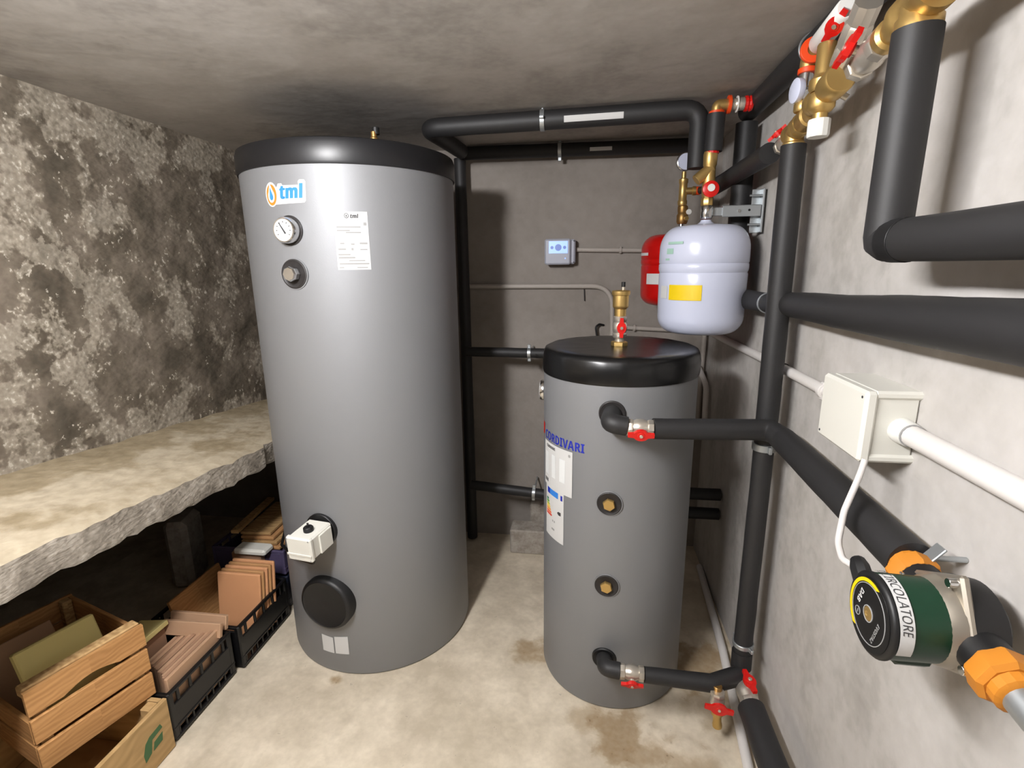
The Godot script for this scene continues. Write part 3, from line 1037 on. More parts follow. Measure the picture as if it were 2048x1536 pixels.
	for q in [[-57, -55.8, 0.557], [-54.6, -53.4, 0.557], [-58, -54, 0.530]]:
		part(s2, "print_mark", cyl_sheet(ST, SR + 0.0014, deg_to_rad(q[0]), deg_to_rad(q[1]), q[2] - 0.003, q[2] + 0.003, 0.0004), M.grey_ink)
	# ports
	var a := deg_to_rad(-7.2)
	var o := Vector3(sin(a), 0, cos(a))
	for y in [0.669, 0.418]:
		var p := on_cyl(ST, SR, a, y)
		var rr := part(t, "port_rosette", lathe([v2(0, 0.0015), v2(0.026, 0.0015), v2(0.031, 0.004), v2(0.033, 0.003), v2(0.0345, -0.006)], 36), M.rosette, yto(o, p))
		part(rr, "brass_plug", lathe([v2(0, 0), v2(0.0155, 0), v2(0.0175, 0.003), v2(0.0175, 0.010), v2(0.0155, 0.013), v2(0, 0.013)], 6, true, 0.3), M.brass, yto(o, p + o * 0.001))
		part(t, "port_rim", ring(0.0335, 0.036, 0.004, 36), M.tank, yto(o, p - o * 0.002))
	for y in [0.922, 0.178]:
		var p := on_cyl(ST, SR, a, y)
		part(t, "port_rosette", lathe([v2(0, 0.003), v2(0.027, 0.003), v2(0.032, 0.005), v2(0.0345, 0.003), v2(0.036, -0.006)], 36), M.rosette if y > 0.5 else M.rubber, yto(o, p))
	# side thermometer seen edge on
	var sa := deg_to_rad(-92.0)
	var so := Vector3(sin(sa), 0, cos(sa))
	var sth := part(t, "side_thermometer", lathe([v2(0, 0), v2(0.027, 0), v2(0.031, 0.003), v2(0.031, 0.012), v2(0.029, 0.015), v2(0, 0.015)], 32), M.chrome, yto(so, on_cyl(ST, SR, sa, 0.925) - so * 0.003))
	part(sth, "dial", rod(0.027, 0.001, 28), M.paper, yto(so, on_cyl(ST, SR, sa, 0.925) + so * 0.0121))
	# automatic air vent on a small ball valve
	var c := Vector3(0.097, h + 0.065, -1.505)
	var v := thing("air_vent", "brass automatic air vent on a small ball valve atop the buffer tank", "air vent", c)
	part(v, "brass_nut", lathe([v2(0, 0), v2(0.023, 0), v2(0.024, 0.003), v2(0.024, 0.012), v2(0.021, 0.014), v2(0, 0.014)], 6, true, 0.2), M.brass, at(c))
	part(v, "nipple", rod(0.0135, 0.02, 20), M.nickel, at(c + Vector3(0, 0.012, 0)))
	part(v, "valve_body", lathe([v2(0, 0), v2(0.018, 0), v2(0.020, 0.003), v2(0.020, 0.012), v2(0.017, 0.015), v2(0.0205, 0.022), v2(0.0215, 0.031), v2(0.0205, 0.040), v2(0.017, 0.046), v2(0.019, 0.049), v2(0.019, 0.062), v2(0.0165, 0.064), v2(0, 0.064)], 24), M.nickel, at(c + Vector3(0, 0.024, 0)))
	part(v, "collar", rod(0.0165, 0.022, 20), M.brass, at(c + Vector3(0, 0.086, 0)))
	part(v, "vent_pot", lathe([v2(0, 0), v2(0.015, 0), v2(0.022, 0.007), v2(0.0225, 0.012), v2(0.0225, 0.040), v2(0.025, 0.041), v2(0.026, 0.044), v2(0.026, 0.052), v2(0.024, 0.054), v2(0, 0.056)], 28), M.brass, at(c + Vector3(0, 0.106, 0)))
	part(v, "vent_stem", rod(0.0045, 0.012, 12), M.nickel, at(c + Vector3(0.006, 0.16, 0)))
	part(v, "vent_cap", rod(0.0058, 0.014, 12), M.rubber, at(c + Vector3(0.006, 0.170, 0)))
	handle(v, c + Vector3(0.003, 0.056, 0.021), Vector3(0, 0, 1), Vector3(0, 1, 0), 0.028, 0.012)

# butterfly handle: hub towards out, wings along wing
func handle(parent: Node, p: Vector3, out: Vector3, wing: Vector3, half: float, hub: float, m: Material = null) -> void:
	if m == null:
		m = M.red
	var x := wing.normalized()
	var z := out.normalized()
	var y := z.cross(x)
	var xf := Transform3D(Basis(x, y, z), p)
	var poly := PackedVector2Array()
	for q in [[-1.0, 0.16], [-1.0, -0.16], [-0.55, -0.2], [-0.35, -0.38], [-0.1, -0.46], [0.1, -0.46], [0.35, -0.38], [0.55, -0.2], [1.0, -0.16], [1.0, 0.16], [0.55, 0.2], [0.35, 0.38], [0.1, 0.46], [-0.1, 0.46], [-0.35, 0.38], [-0.55, 0.2]]:
		poly.append(Vector2(q[0] * half, q[1] * half))
	var hd := part(parent, "handle", prism(poly, hub * 0.7), m, xf * at(Vector3(0, 0, hub * 0.35)), "red butterfly handle")
	part(hd, "handle_hub", lathe([v2(0, 0), v2(hub * 0.9, 0), v2(hub * 0.9, hub * 0.8), v2(hub * 0.7, hub * 1.15), v2(0, hub * 1.15)], 18), m, xf * Transform3D(Basis(Vector3.RIGHT, PI / 2), Vector3.ZERO))
	part(hd, "handle_screw", rod(hub * 0.36, hub * 0.25, 12), M.nickel, xf * Transform3D(Basis(Vector3.RIGHT, PI / 2), Vector3(0, 0, hub * 1.1)))

func ball_valve(label: String, c: Vector3, axis: Vector3, out: Vector3, length: float, r: float, m: Material, wing := Vector3.ZERO, group := "", wings := 1.5) -> Node3D:
	var t := thing("ball_valve", label, "valve", c, group)
	var d := axis.normalized()
	var a := c - d * length * 0.5
	var L := length
	part(t, "body", lathe([v2(0, L * 0.18), v2(r * 0.80, L * 0.18), v2(r * 0.84, L * 0.26), v2(r * 0.98, L * 0.36), v2(r * 1.03, L * 0.5), v2(r * 0.98, L * 0.64), v2(r * 0.84, L * 0.74), v2(r * 0.80, L * 0.82), v2(0, L * 0.82)], 24), m, yto(d, a))
	part(t, "end_nut", lathe([v2(0, 0), v2(r * 0.94, 0), v2(r, L * 0.03), v2(r, L * 0.2), v2(r * 0.92, L * 0.22), v2(0, L * 0.22)], 8, true), m, yto(d, a))
	part(t, "end_nut", lathe([v2(0, 0), v2(r * 0.92, 0), v2(r, L * 0.02), v2(r, L * 0.19), v2(r * 0.94, L * 0.22), v2(0, L * 0.22)], 8, true), m, yto(d, a + d * L * 0.78))
	var oo := (out - d * out.dot(d)).normalized()
	part(t, "stem", rod(r * 0.36, r * 1.35, 14), m, yto(oo, c))
	if wing == Vector3.ZERO:
		wing = d
	handle(t, c + oo * r * 1.2, oo, (wing - oo * wing.dot(oo)), r * wings, r * 0.55)
	return t

# split clamp with a rod back to the wall or ceiling
func clamp_on(parent: Node, c: Vector3, along: Vector3, r: float, to_wall: Vector3, w := 0.014) -> void:
	var d := along.normalized()
	var cl := part(parent, "pipe_clamp", ring(r - 0.002, r + 0.0028, w, 28), M.zinc, yto(d, c - d * w * 0.5), "zinc pipe clamp")
	var side := d.cross(to_wall.normalized()).normalized()
	for s in [-1, 1]:
		part(cl, "clamp_ear", rbox(Vector3(0.008, w, 0.014), 0.0015), M.zinc, Transform3D(Basis(side.cross(d) * 1.0, d, side), c + side * s * (r + 0.008)))
	part(cl, "rod", rod(0.004, maxf(to_wall.length() - r, 0.004), 10), M.zinc, yto(to_wall, c + to_wall.normalized() * r))

# ---------------------------------------------------------------- insulated pipes
func pipe(called: String, label: String, pts: Array, r, bend := 0.035, steps := 6, rough := 0.0012) -> Node3D:
	var t := thing(called, label, "pipe", pts[0])
	part(t, "insulation", tube(pts, r, bend, 24, steps, rough, pts.size() * 7 + int(pts[0].z * 100)), M.foam)
	return t

func build_pipes() -> void:
	# run under the ceiling with a drop to the strainer
	var a := pipe("insulated_pipe", "black insulated pipe hung under the ceiling, dropping beside the expansion vessels", [Vector3(-0.505, 1.742, -2.12), Vector3(-0.525, 1.735, -1.735), Vector3(0.322, 1.742, -1.715), Vector3(0.322, 1.578, -1.715)], 0.0285, 0.045)
	clamp_on(a, Vector3(-0.148, 1.738, -1.726), Vector3.RIGHT, 0.0285, Vector3(0, 0.035, 0))
	part(a, "white_tag", cyl_x_sheet(Vector3(-0.080, 1.7387, -1.7245), 0.0305, 0.178, deg_to_rad(-32), deg_to_rad(2), Vector3(0, 0.0015, 0.0042)), M.paper, Transform3D.IDENTITY, "white paper strip")
	# lower run along the back wall
	var b := pipe("insulated_pipe", "black insulated pipe along the top of the back wall", [Vector3(-0.50, 1.745, -2.18), Vector3(0.40, 1.738, -2.18)], 0.026, 0.02)
	clamp_on(b, Vector3(-0.118, 1.742, -2.18), Vector3.RIGHT, 0.026, Vector3(0, 0, -0.07))
	part(b, "white_tag", cyl_x_sheet(Vector3(0.0, 1.7405, -2.18), 0.0278, 0.085, deg_to_rad(-26), deg_to_rad(2)), M.paper, Transform3D.IDENTITY, "white paper strip")
	# riser behind the large tank
	pipe("insulated_riser", "black insulated riser standing behind the tall storage tank", [Vector3(-0.525, 0.02, -2.175), Vector3(-0.525, 1.725, -2.175)], 0.024, 0.02)
	# two branches to the back of the small tank
	var c := pipe("insulated_pipe", "upper black pipe from the riser behind the tall tank to the buffer tank", [Vector3(-0.50, 0.945, -2.08), Vector3(-0.02, 0.942, -2.06), Vector3(0.03, 0.942, -1.72)], 0.0205, 0.03)
	clamp_on(c, Vector3(-0.232, 0.9435, -2.07), Vector3.RIGHT, 0.0205, Vector3(0, 0, -0.17))
	part(c, "end_ring", rod(0.021, 0.02, 20), M.rubber, yto(Vector3.RIGHT, Vector3(-0.205, 0.943, -2.068)))
	var d := pipe("insulated_pipe", "lower black pipe from the riser behind the tall tank to the buffer tank", [Vector3(-0.50, 0.335, -2.08), Vector3(-0.02, 0.305, -2.06), Vector3(0.03, 0.303, -1.72)], 0.0215, 0.03)
	clamp_on(d, Vector3(-0.215, 0.317, -2.069), Vector3(1, -0.06, 0), 0.0215, Vector3(0, 0, -0.17))
	# two stubs from the small tank's back to the right wall
	for y in [0.442, 0.362]:
		pipe("insulated_stub", ("upper" if y > 0.4 else "lower") + " of two short black pipes from the buffer tank to the right wall", [Vector3(0.20, y, -1.74), Vector3(0.26, y, -1.87), Vector3(0.515, y, -1.87)], 0.0225, 0.03)
	# feed from the small tank's upper port to the riser tee
	var e := pipe("insulated_pipe", "black elbow pipe on the upper front port of the buffer tank", [Vector3(0.0715, 0.922, -1.284), Vector3(0.062, 0.914, -1.226), Vector3(0.105, 0.908, -1.224)], 0.0245, 0.02)
	e.set_meta("category", "pipe elbow")
	ball_valve("small ball valve with red handle on the buffer tank's upper pipe", Vector3(0.136, 0.9055, -1.225), Vector3(1, -0.02, 0), Vector3(-0.05, -0.25, 1), 0.064, 0.0215, M.nickel, Vector3.RIGHT, "", 1.45)
	pipe("insulated_pipe", "black pipe from buffer tank's upper port past the riser to the pump", [Vector3(0.168, 0.904, -1.226), Vector3(0.452, 0.899, -1.262), Vector3(0.462, 0.893, -1.20), Vector3(0.462, 0.882, -0.715)], [0.0255, 0.0265, 0.029, 0.0315], 0.045)
	# riser on the right wall
	var g := pipe("insulated_riser", "black insulated riser on the right wall, from brass tee down to floor valve", [Vector3(0.458, 1.556, -1.325), Vector3(0.456, 0.92, -1.305), Vector3(0.455, 0.85, -1.302), Vector3(0.452, 0.235, -1.295)], [0.0265, 0.0265, 0.0245, 0.0245], 0.0)
	clamp_on(g, Vector3(0.455, 0.842, -1.302), Vector3.UP, 0.0262, Vector3(0.065, 0, -0.005), 0.018)
	clamp_on(g, Vector3(0.452, 0.262, -1.295), Vector3.UP, 0.0250, Vector3(0.03, 0, -0.012), 0.012)
	part(g, "lower_sleeve", tube([Vector3(0.452, 0.236, -1.295), Vector3(0.451, 0.188, -1.29)], 0.027, 0.0, 24), M.foam)
	# lower outlet of the small tank
	var k := pipe("insulated_pipe", "black elbow pipe on the lowest front port of the buffer tank", [Vector3(0.0705, 0.178, -1.284), Vector3(0.072, 0.197, -1.226), Vector3(0.112, 0.196, -1.222)], 0.0225, 0.02)
	k.set_meta("category", "pipe elbow")
	ball_valve("small ball valve with red handle on the buffer tank's lowest pipe", Vector3(0.144, 0.1945, -1.222), Vector3(1, -0.03, 0), Vector3(0, -0.42, 0.9), 0.066, 0.0205, M.nickel, Vector3.RIGHT, "", 1.45)
	pipe("insulated_pipe", "black pipe from the buffer tank's lowest port to the floor valves", [Vector3(0.178, 0.192, -1.222), Vector3(0.36, 0.178, -1.230), Vector3(0.452, 0.176, -1.275)], [0.021, 0.0235, 0.026], 0.03)
	ball_valve("nickel ball valve with red handle at the foot of the wall riser", Vector3(0.451, 0.163, -1.226), Vector3(0, -0.10, 1), Vector3(0.05, 0.9, 0.35), 0.085, 0.026, M.nickel, Vector3(0.15, 0, 1), "", 1.3)
	pipe("insulated_pipe", "thick black pipe running along the foot of the right wall", [Vector3(0.451, 0.154, -1.183), Vector3(0.453, 0.150, -0.95), Vector3(0.455, 0.150, 0.6)], 0.034, 0.0)
	# drain cock
	var dc := ball_valve("drain cock with red handle and brass hose tail near the floor", Vector3(0.371, 0.148, -1.206), Vector3(0.03, -1, 0.0), Vector3(-0.1, 0.42, 1), 0.058, 0.019, M.nickel, Vector3(1, -0.12, 0), "", 1.9)
	part(dc, "hose_tail", lathe([v2(0, 0), v2(0.015, 0), v2(0.016, 0.016), v2(0.0105, 0.020), v2(0.011, 0.045), v2(0.0125, 0.048), v2(0.0125, 0.058), v2(0.006, 0.058), v2(0.006, 0.04), v2(0, 0.04)], 20), M.brass, yto(Vector3(0.08, -1, 0.02), Vector3(0.372, 0.122, -1.206)))
	part(dc, "neck", rod(0.012, 0.03, 16), M.brass_dark, at(Vector3(0.3705, 0.158, -1.213)))
	# pipe with mitred corner dropping from the large brass tee
	var p := pipe("insulated_pipe", "thick black pipe dropping from the big brass tee and turning along the wall", [Vector3(0.42, 1.592, -0.818), Vector3(0.42, 1.326, -0.818), Vector3(0.425, 1.326, -0.70), Vector3(0.425, 1.332, 0.5)], 0.0285, 0.006, 2, 0.0)
	part(p, "elbow_band", ring(0.027, 0.0298, 0.03, 28), M.rubber, yto(Vector3(0.04, 0, 1), Vector3(0.421, 1.326, -0.800)))
	# thick pipe along the wall at mid height, fed by the corner riser
	var w := pipe("insulated_pipe", "bulging thick black pipe running along the right wall behind the riser", [Vector3(0.478, 1.198, -1.35), Vector3(0.476, 1.203, -1.22), Vector3(0.474, 1.207, -1.02), Vector3(0.474, 1.213, -0.86), Vector3(0.474, 1.221, -0.62), Vector3(0.474, 1.226, 0.5)], [0.027, 0.030, 0.0315, 0.035, 0.0365, 0.0365], 0.0)
	part(w, "end_collar", ring(0.012, 0.0275, 0.012, 24), M.rubber, yto(Vector3.BACK, Vector3(0.478, 1.198, -1.362)))
	var q := pipe("insulated_riser", "black pipe in the far right corner beside the wall bracket, bending at mid height", [Vector3(0.470, 1.710, -1.765), Vector3(0.470, 1.190, -1.765), Vector3(0.476, 1.194, -1.36)], [0.031, 0.031, 0.0235], 0.035)
	clamp_on(q, Vector3(0.475, 1.1935, -1.44), Vector3.BACK, 0.025, Vector3(0.04, 0, 0), 0.006)
	# pipe tucked into the corner of ceiling and wall
	var cp := pipe("insulated_pipe", "thick black pipe tucked under the ceiling along the right wall", [Vector3(0.474, 1.744, -1.78), Vector3(0.470, 1.744, -1.45), Vector3(0.466, 1.744, 0.4)], 0.0285, 0.0)
	for z in [-1.30]:
		clamp_on(cp, Vector3(0.4695, 1.744, z), Vector3.BACK, 0.0285, Vector3(0.05, 0.0, 0), 0.006)
	# branch along the wall into the brass run
	pipe("insulated_pipe", "black pipe slanting along the right wall into the brass run", [Vector3(0.43, 1.553, -1.98), Vector3(0.448, 1.565, -1.455)], 0.026, 0.0)
	# short insulated drop above the white vessel
	pipe("insulated_pipe", "short black pipe dropping from the brass elbow to the strainer", [Vector3(0.356, 1.712, -1.655), Vector3(0.354, 1.612, -1.655)], 0.0245, 0.0)
	var el := thing("brass_elbow", "brass elbow with orange sealed joints under the ceiling", "pipe fitting", Vector3(0.356, 1.71, -1.655))
	part(el, "seal", rod(0.021, 0.007, 20), M.orange, at(Vector3(0.356, 1.712, -1.655)))
	part(el, "bend", tube([Vector3(0.356, 1.716, -1.655), Vector3(0.356, 1.735, -1.655), Vector3(0.385, 1.735, -1.655)], 0.015, 0.015, 18), M.brass)
	part(el, "seal", rod(0.024, 0.008, 20), M.orange, yto(Vector3.RIGHT, Vector3(0.384, 1.735, -1.655)))
	var cv := thing("check_valve", "short nickel check valve with white ring under the ceiling", "valve", Vector3(0.41, 1.735, -1.655))
	part(cv, "body", lathe([v2(0, 0), v2(0.016, 0), v2(0.017, 0.004), v2(0.014, 0.012), v2(0.017, 0.018), v2(0.017, 0.036), v2(0.013, 0.040), v2(0, 0.040)], 20), M.nickel, yto(Vector3.RIGHT, Vector3(0.392, 1.735, -1.655)))
	part(cv, "white_ring", ring(0.014, 0.0215, 0.003, 24), M.white, yto(Vector3.RIGHT, Vector3(0.408, 1.735, -1.655)))
	part(cv, "seal", lathe([v2(0, 0), v2(0.020, 0), v2(0.021, 0.006), v2(0.018, 0.01), v2(0.021, 0.014), v2(0.019, 0.02), v2(0, 0.02)], 14, true), M.red, yto(Vector3.RIGHT, Vector3(0.430, 1.735, -1.655)))

# thin strip on a pipe that runs along x; the angle is measured from +z upwards
func cyl_x_sheet(c: Vector3, r: float, length: float, a0: float, a1: float, rise := Vector3.ZERO) -> ArrayMesh:
	var st := begin()
	var n := 6
	for i in n:
		var aa := lerpf(a0, a1, float(i) / n)
		var ab := lerpf(a0, a1, float(i + 1) / n)
		var na := Vector3(0, sin(aa), cos(aa))
		var nb := Vector3(0, sin(ab), cos(ab))
		var p0 := c + na * r
		var p1 := c + nb * r
		var ex := Vector3(length, 0, 0) + rise
		tri(st, p0, p0 + ex, p1 + ex, na, na, nb)
		tri(st, p0, p1 + ex, p1, na, nb, nb)
	return st.commit()

# ---------------------------------------------------------------- expansion vessels
func vessel_profile(r: float, h: float) -> Array:
	var o: Array = [v2(0, 0)]
	for i in 9:
		var a := -PI / 2 + PI / 2 * i / 8
		o.append(v2(r * 0.62 + r * 0.36 * cos(a), h * 0.155 + h * 0.155 * sin(a)))
	o.append(v2(r * 0.985, h * 0.40))
	o.append(v2(r * 0.99, h * 0.53))
	o.append(v2(r * 0.975, h * 0.545))
	o.append(v2(r * 0.99, h * 0.56))
	o.append(v2(r, h * 0.575))
	o.append(v2(r, h * 0.615))
	o.append(v2(r * 0.985, h * 0.625))
	o.append(v2(r, h * 0.635))
	o.append(v2(r * 1.0, h * 0.70))
	for i in 9:
		var a := PI / 2 * (i + 1) / 9
		o.append(v2(r * 0.60 + r * 0.40 * cos(a), h * 0.74 + h * 0.21 * sin(a)))
	o.append(v2(r * 0.20, h * 0.965))
	o.append(v2(r * 0.13, h * 0.985))
	o.append(v2(r * 0.115, h))
	o.append(v2(0, h))
	return o

func build_vessels() -> void:
	# white vessel
	var c := Vector3(0.348, 1.088, -1.655)
	var t := thing("expansion_vessel", "white expansion vessel with yellow sticker hanging from the wall bracket", "expansion vessel", c)
	part(t, "shell", lathe(vessel_profile(0.129, 0.335), 64), M.vessel_white, at(c))
	var va := deg_to_rad(-33.0)
	part(t, "yellow_sticker", cyl_sheet(c, 0.1275, deg_to_rad(-56), deg_to_rad(-11), c.y + 0.105, c.y + 0.149, 0.0012), M.yellow, Transform3D.IDENTITY, "yellow sticker")
	part(t, "small_sticker", cyl_sheet(c, 0.1275, deg_to_rad(-75), deg_to_rad(-60), c.y + 0.108, c.y + 0.145, 0.0012), M.paper)
	var faint := plain(Color(0.62, 0.76, 0.70), 0.5)
	for q in [[-62, -38, 0.268, 0.0035], [-64, -52, 0.245, 0.008], [-66, -58, 0.222, 0.003]]:
		part(t, "print_line", cyl_sheet(c, 0.1292, deg_to_rad(q[0]), deg_to_rad(q[1]), c.y + q[2] - q[3], c.y + q[2] + q[3], 0.0005), faint)
	# red vessel behind it
	var d := Vector3(0.335, 1.145, -2.02)
	var rv := thing("expansion_vessel", "red expansion vessel with white label behind the white vessel", "expansion vessel", d)
	part(rv, "shell", lathe(vessel_profile(0.135, 0.27), 56), M.vessel_red, at(d))
	part(rv, "label_sticker", cyl_sheet(d, 0.1335, deg_to_rad(-62), deg_to_rad(0), d.y + 0.080, d.y + 0.118, 0.0014), M.paper, Transform3D.IDENTITY, "white label")
	part(rv, "seam_sticker", cyl_sheet(d, 0.1355, deg_to_rad(-88), deg_to_rad(-60), d.y + 0.182, d.y + 0.192, 0.001), M.paper)
	# wall bracket of the white vessel
	var z := -1.672
	var b := thing("wall_bracket", "galvanised wall bracket holding the white expansion vessel", "bracket", Vector3(0.515, 1.38, z))
	part(b, "wall_plate", rbox(Vector3(0.006, 0.125, 0.030), 0.002), M.zinc, at(Vector3(0.507, 1.447, z)))
	part(b, "plate_flange", rbox(Vector3(0.026, 0.125, 0.004), 0.0015), M.zinc, at(Vector3(0.494, 1.447, z - 0.014)))
	part(b, "arm", rbox(Vector3(0.108, 0.032, 0.004), 0.001), M.zinc, at(Vector3(0.448, 1.447, z + 0.012)))
	part(b, "arm_flange", rbox(Vector3(0.108, 0.004, 0.024), 0.001), M.zinc, at(Vector3(0.448, 1.462, z)))
	part(b, "slide", rbox(Vector3(0.06, 0.024, 0.004), 0.001), M.zinc, at(Vector3(0.378, 1.447, z + 0.007)))
	part(b, "screw", rod(0.0045, 0.004, 12), M.chrome, Transform3D(Basis(Vector3.RIGHT, PI / 2), Vector3(0.440, 1.447, z + 0.014)))
	part(b, "hole", rod(0.0035, 0.001, 12), M.rubber, Transform3D(Basis(Vector3.RIGHT, PI / 2), Vector3(0.469, 1.449, z + 0.0136)))
	for y in [1.490, 1.408]:
		part(b, "bolt", rod(0.0032, 0.042, 10), M.zinc, yto(Vector3.LEFT, Vector3(0.512, y, z + 0.004)))
	part(b, "vessel_socket", lathe([v2(0, 0), v2(0.015, 0), v2(0.0175, 0.005), v2(0.0175, 0.034), v2(0.015, 0.038), v2(0, 0.038)], 24), M.chrome, at(Vector3(0.348, 1.426, -1.655)))
	# brass group over the white vessel: tee, gauge cock, strainer
	var s := Vector3(0.347, 1.464, -1.655)
	var g := thing("brass_strainer", "brass strainer and cock with red cap above the white vessel", "pipe fitting", s)
	part(g, "lower_nut", lathe([v2(0, 0), v2(0.0165, 0), v2(0.0175, 0.002), v2(0.0175, 0.020), v2(0.015, 0.024), v2(0, 0.024)], 8, true), M.brass, at(s))
	part(g, "body", lathe([v2(0, 0), v2(0.016, 0), v2(0.018, 0.01), v2(0.0185, 0.04), v2(0.017, 0.06), v2(0.0165, 0.085), v2(0.019, 0.09), v2(0.020, 0.12), v2(0.018, 0.128), v2(0.018, 0.148), v2(0, 0.148)], 24), M.brass, at(s + Vector3(0.001, 0.022, 0)))
	part(g, "strainer_branch", rod(0.0165, 0.055, 20), M.brass, yto(Vector3(-0.75, -0.62, 0.1), s + Vector3(0.006, 0.105, 0)))
	part(g, "red_cap", lathe([v2(0, 0), v2(0.022, 0), v2(0.023, 0.004), v2(0.023, 0.012), v2(0.020, 0.014), v2(0, 0.014)], 24), M.red, yto(Vector3(0, 0, 1), s + Vector3(0.004, 0.044, 0.010)))
	part(g, "cap_disc", rod(0.0105, 0.004, 20), M.white, yto(Vector3(0, 0, 1), s + Vector3(0.004, 0.047, 0.023)))
	part(g, "upper_seal", lathe([v2(0, 0), v2(0.0205, 0), v2(0.0205, 0.008), v2(0, 0.008)], 12, true), M.red, at(s + Vector3(0.003, 0.142, 0)))
	# brass group of the red vessel with gauge
	var q := Vector3(0.335, 1.415, -2.0)
	var h := thing("brass_safety_group", "slim brass safety group with pressure gauge above the red vessel", "pipe fitting", q)
	part(h, "nipple", rod(0.010, 0.026, 16), M.chrome, at(q))
	part(h, "cock_body", lathe([v2(0, 0), v2(0.016, 0), v2(0.020, 0.008), v2(0.020, 0.03), v2(0.016, 0.038), v2(0.018, 0.044), v2(0.018, 0.060), v2(0.014, 0.064), v2(0, 0.064)], 18), M.brass_dark, at(q + Vector3(0.002, 0.022, 0)))
	part(h, "cock_disc", rod(0.0095, 0.006, 18), M.white, yto(Vector3(0.2, 0, 1), q + Vector3(0.020, 0.062, 0.014)))
	part(h, "cock_screw", rod(0.008, 0.008, 12), M.brass, yto(Vector3(0.2, 0, 1), q + Vector3(0.012, 0.040, 0.015)))
	part(h, "tube_body", lathe([v2(0, 0), v2(0.014, 0), v2(0.0165, 0.006), v2(0.0165, 0.016), v2(0.014, 0.02), v2(0.014, 0.075), v2(0.016, 0.078), v2(0.016, 0.09), v2(0.008, 0.094), v2(0.008, 0.115), v2(0, 0.115)], 20), M.brass, at(q + Vector3(-0.001, 0.085, 0)))
	part(h, "side_branch", lathe([v2(0, 0), v2(0.012, 0), v2(0.012, 0.03), v2(0.0155, 0.032), v2(0.0155, 0.042), v2(0, 0.042)], 18), M.brass, yto(Vector3.RIGHT, q + Vector3(0.0, 0.135, 0)))
	part(h, "seal", rod(0.0145, 0.016, 16), M.orange, yto(Vector3.RIGHT, q + Vector3(0.042, 0.135, 0)))
	part(h, "branch_joint", rod(0.0125, 0.055, 16), M.rosette, yto(Vector3(0.3, 0, 1), q + Vector3(0.056, 0.135, 0.005)))
	part(h, "gauge", lathe([v2(0, 0), v2(0.029, 0), v2(0.031, 0.004), v2(0.031, 0.018), v2(0.028, 0.02), v2(0, 0.02)], 32), M.chrome, yto(Vector3(0.05, 0, 1), q + Vector3(0.0, 0.232, -0.006)))
	part(h, "gauge_dial", rod(0.0275, 0.001, 28), M.vessel_white, yto(Vector3(0.05, 0, 1), q + Vector3(0.001, 0.232, 0.0142)))

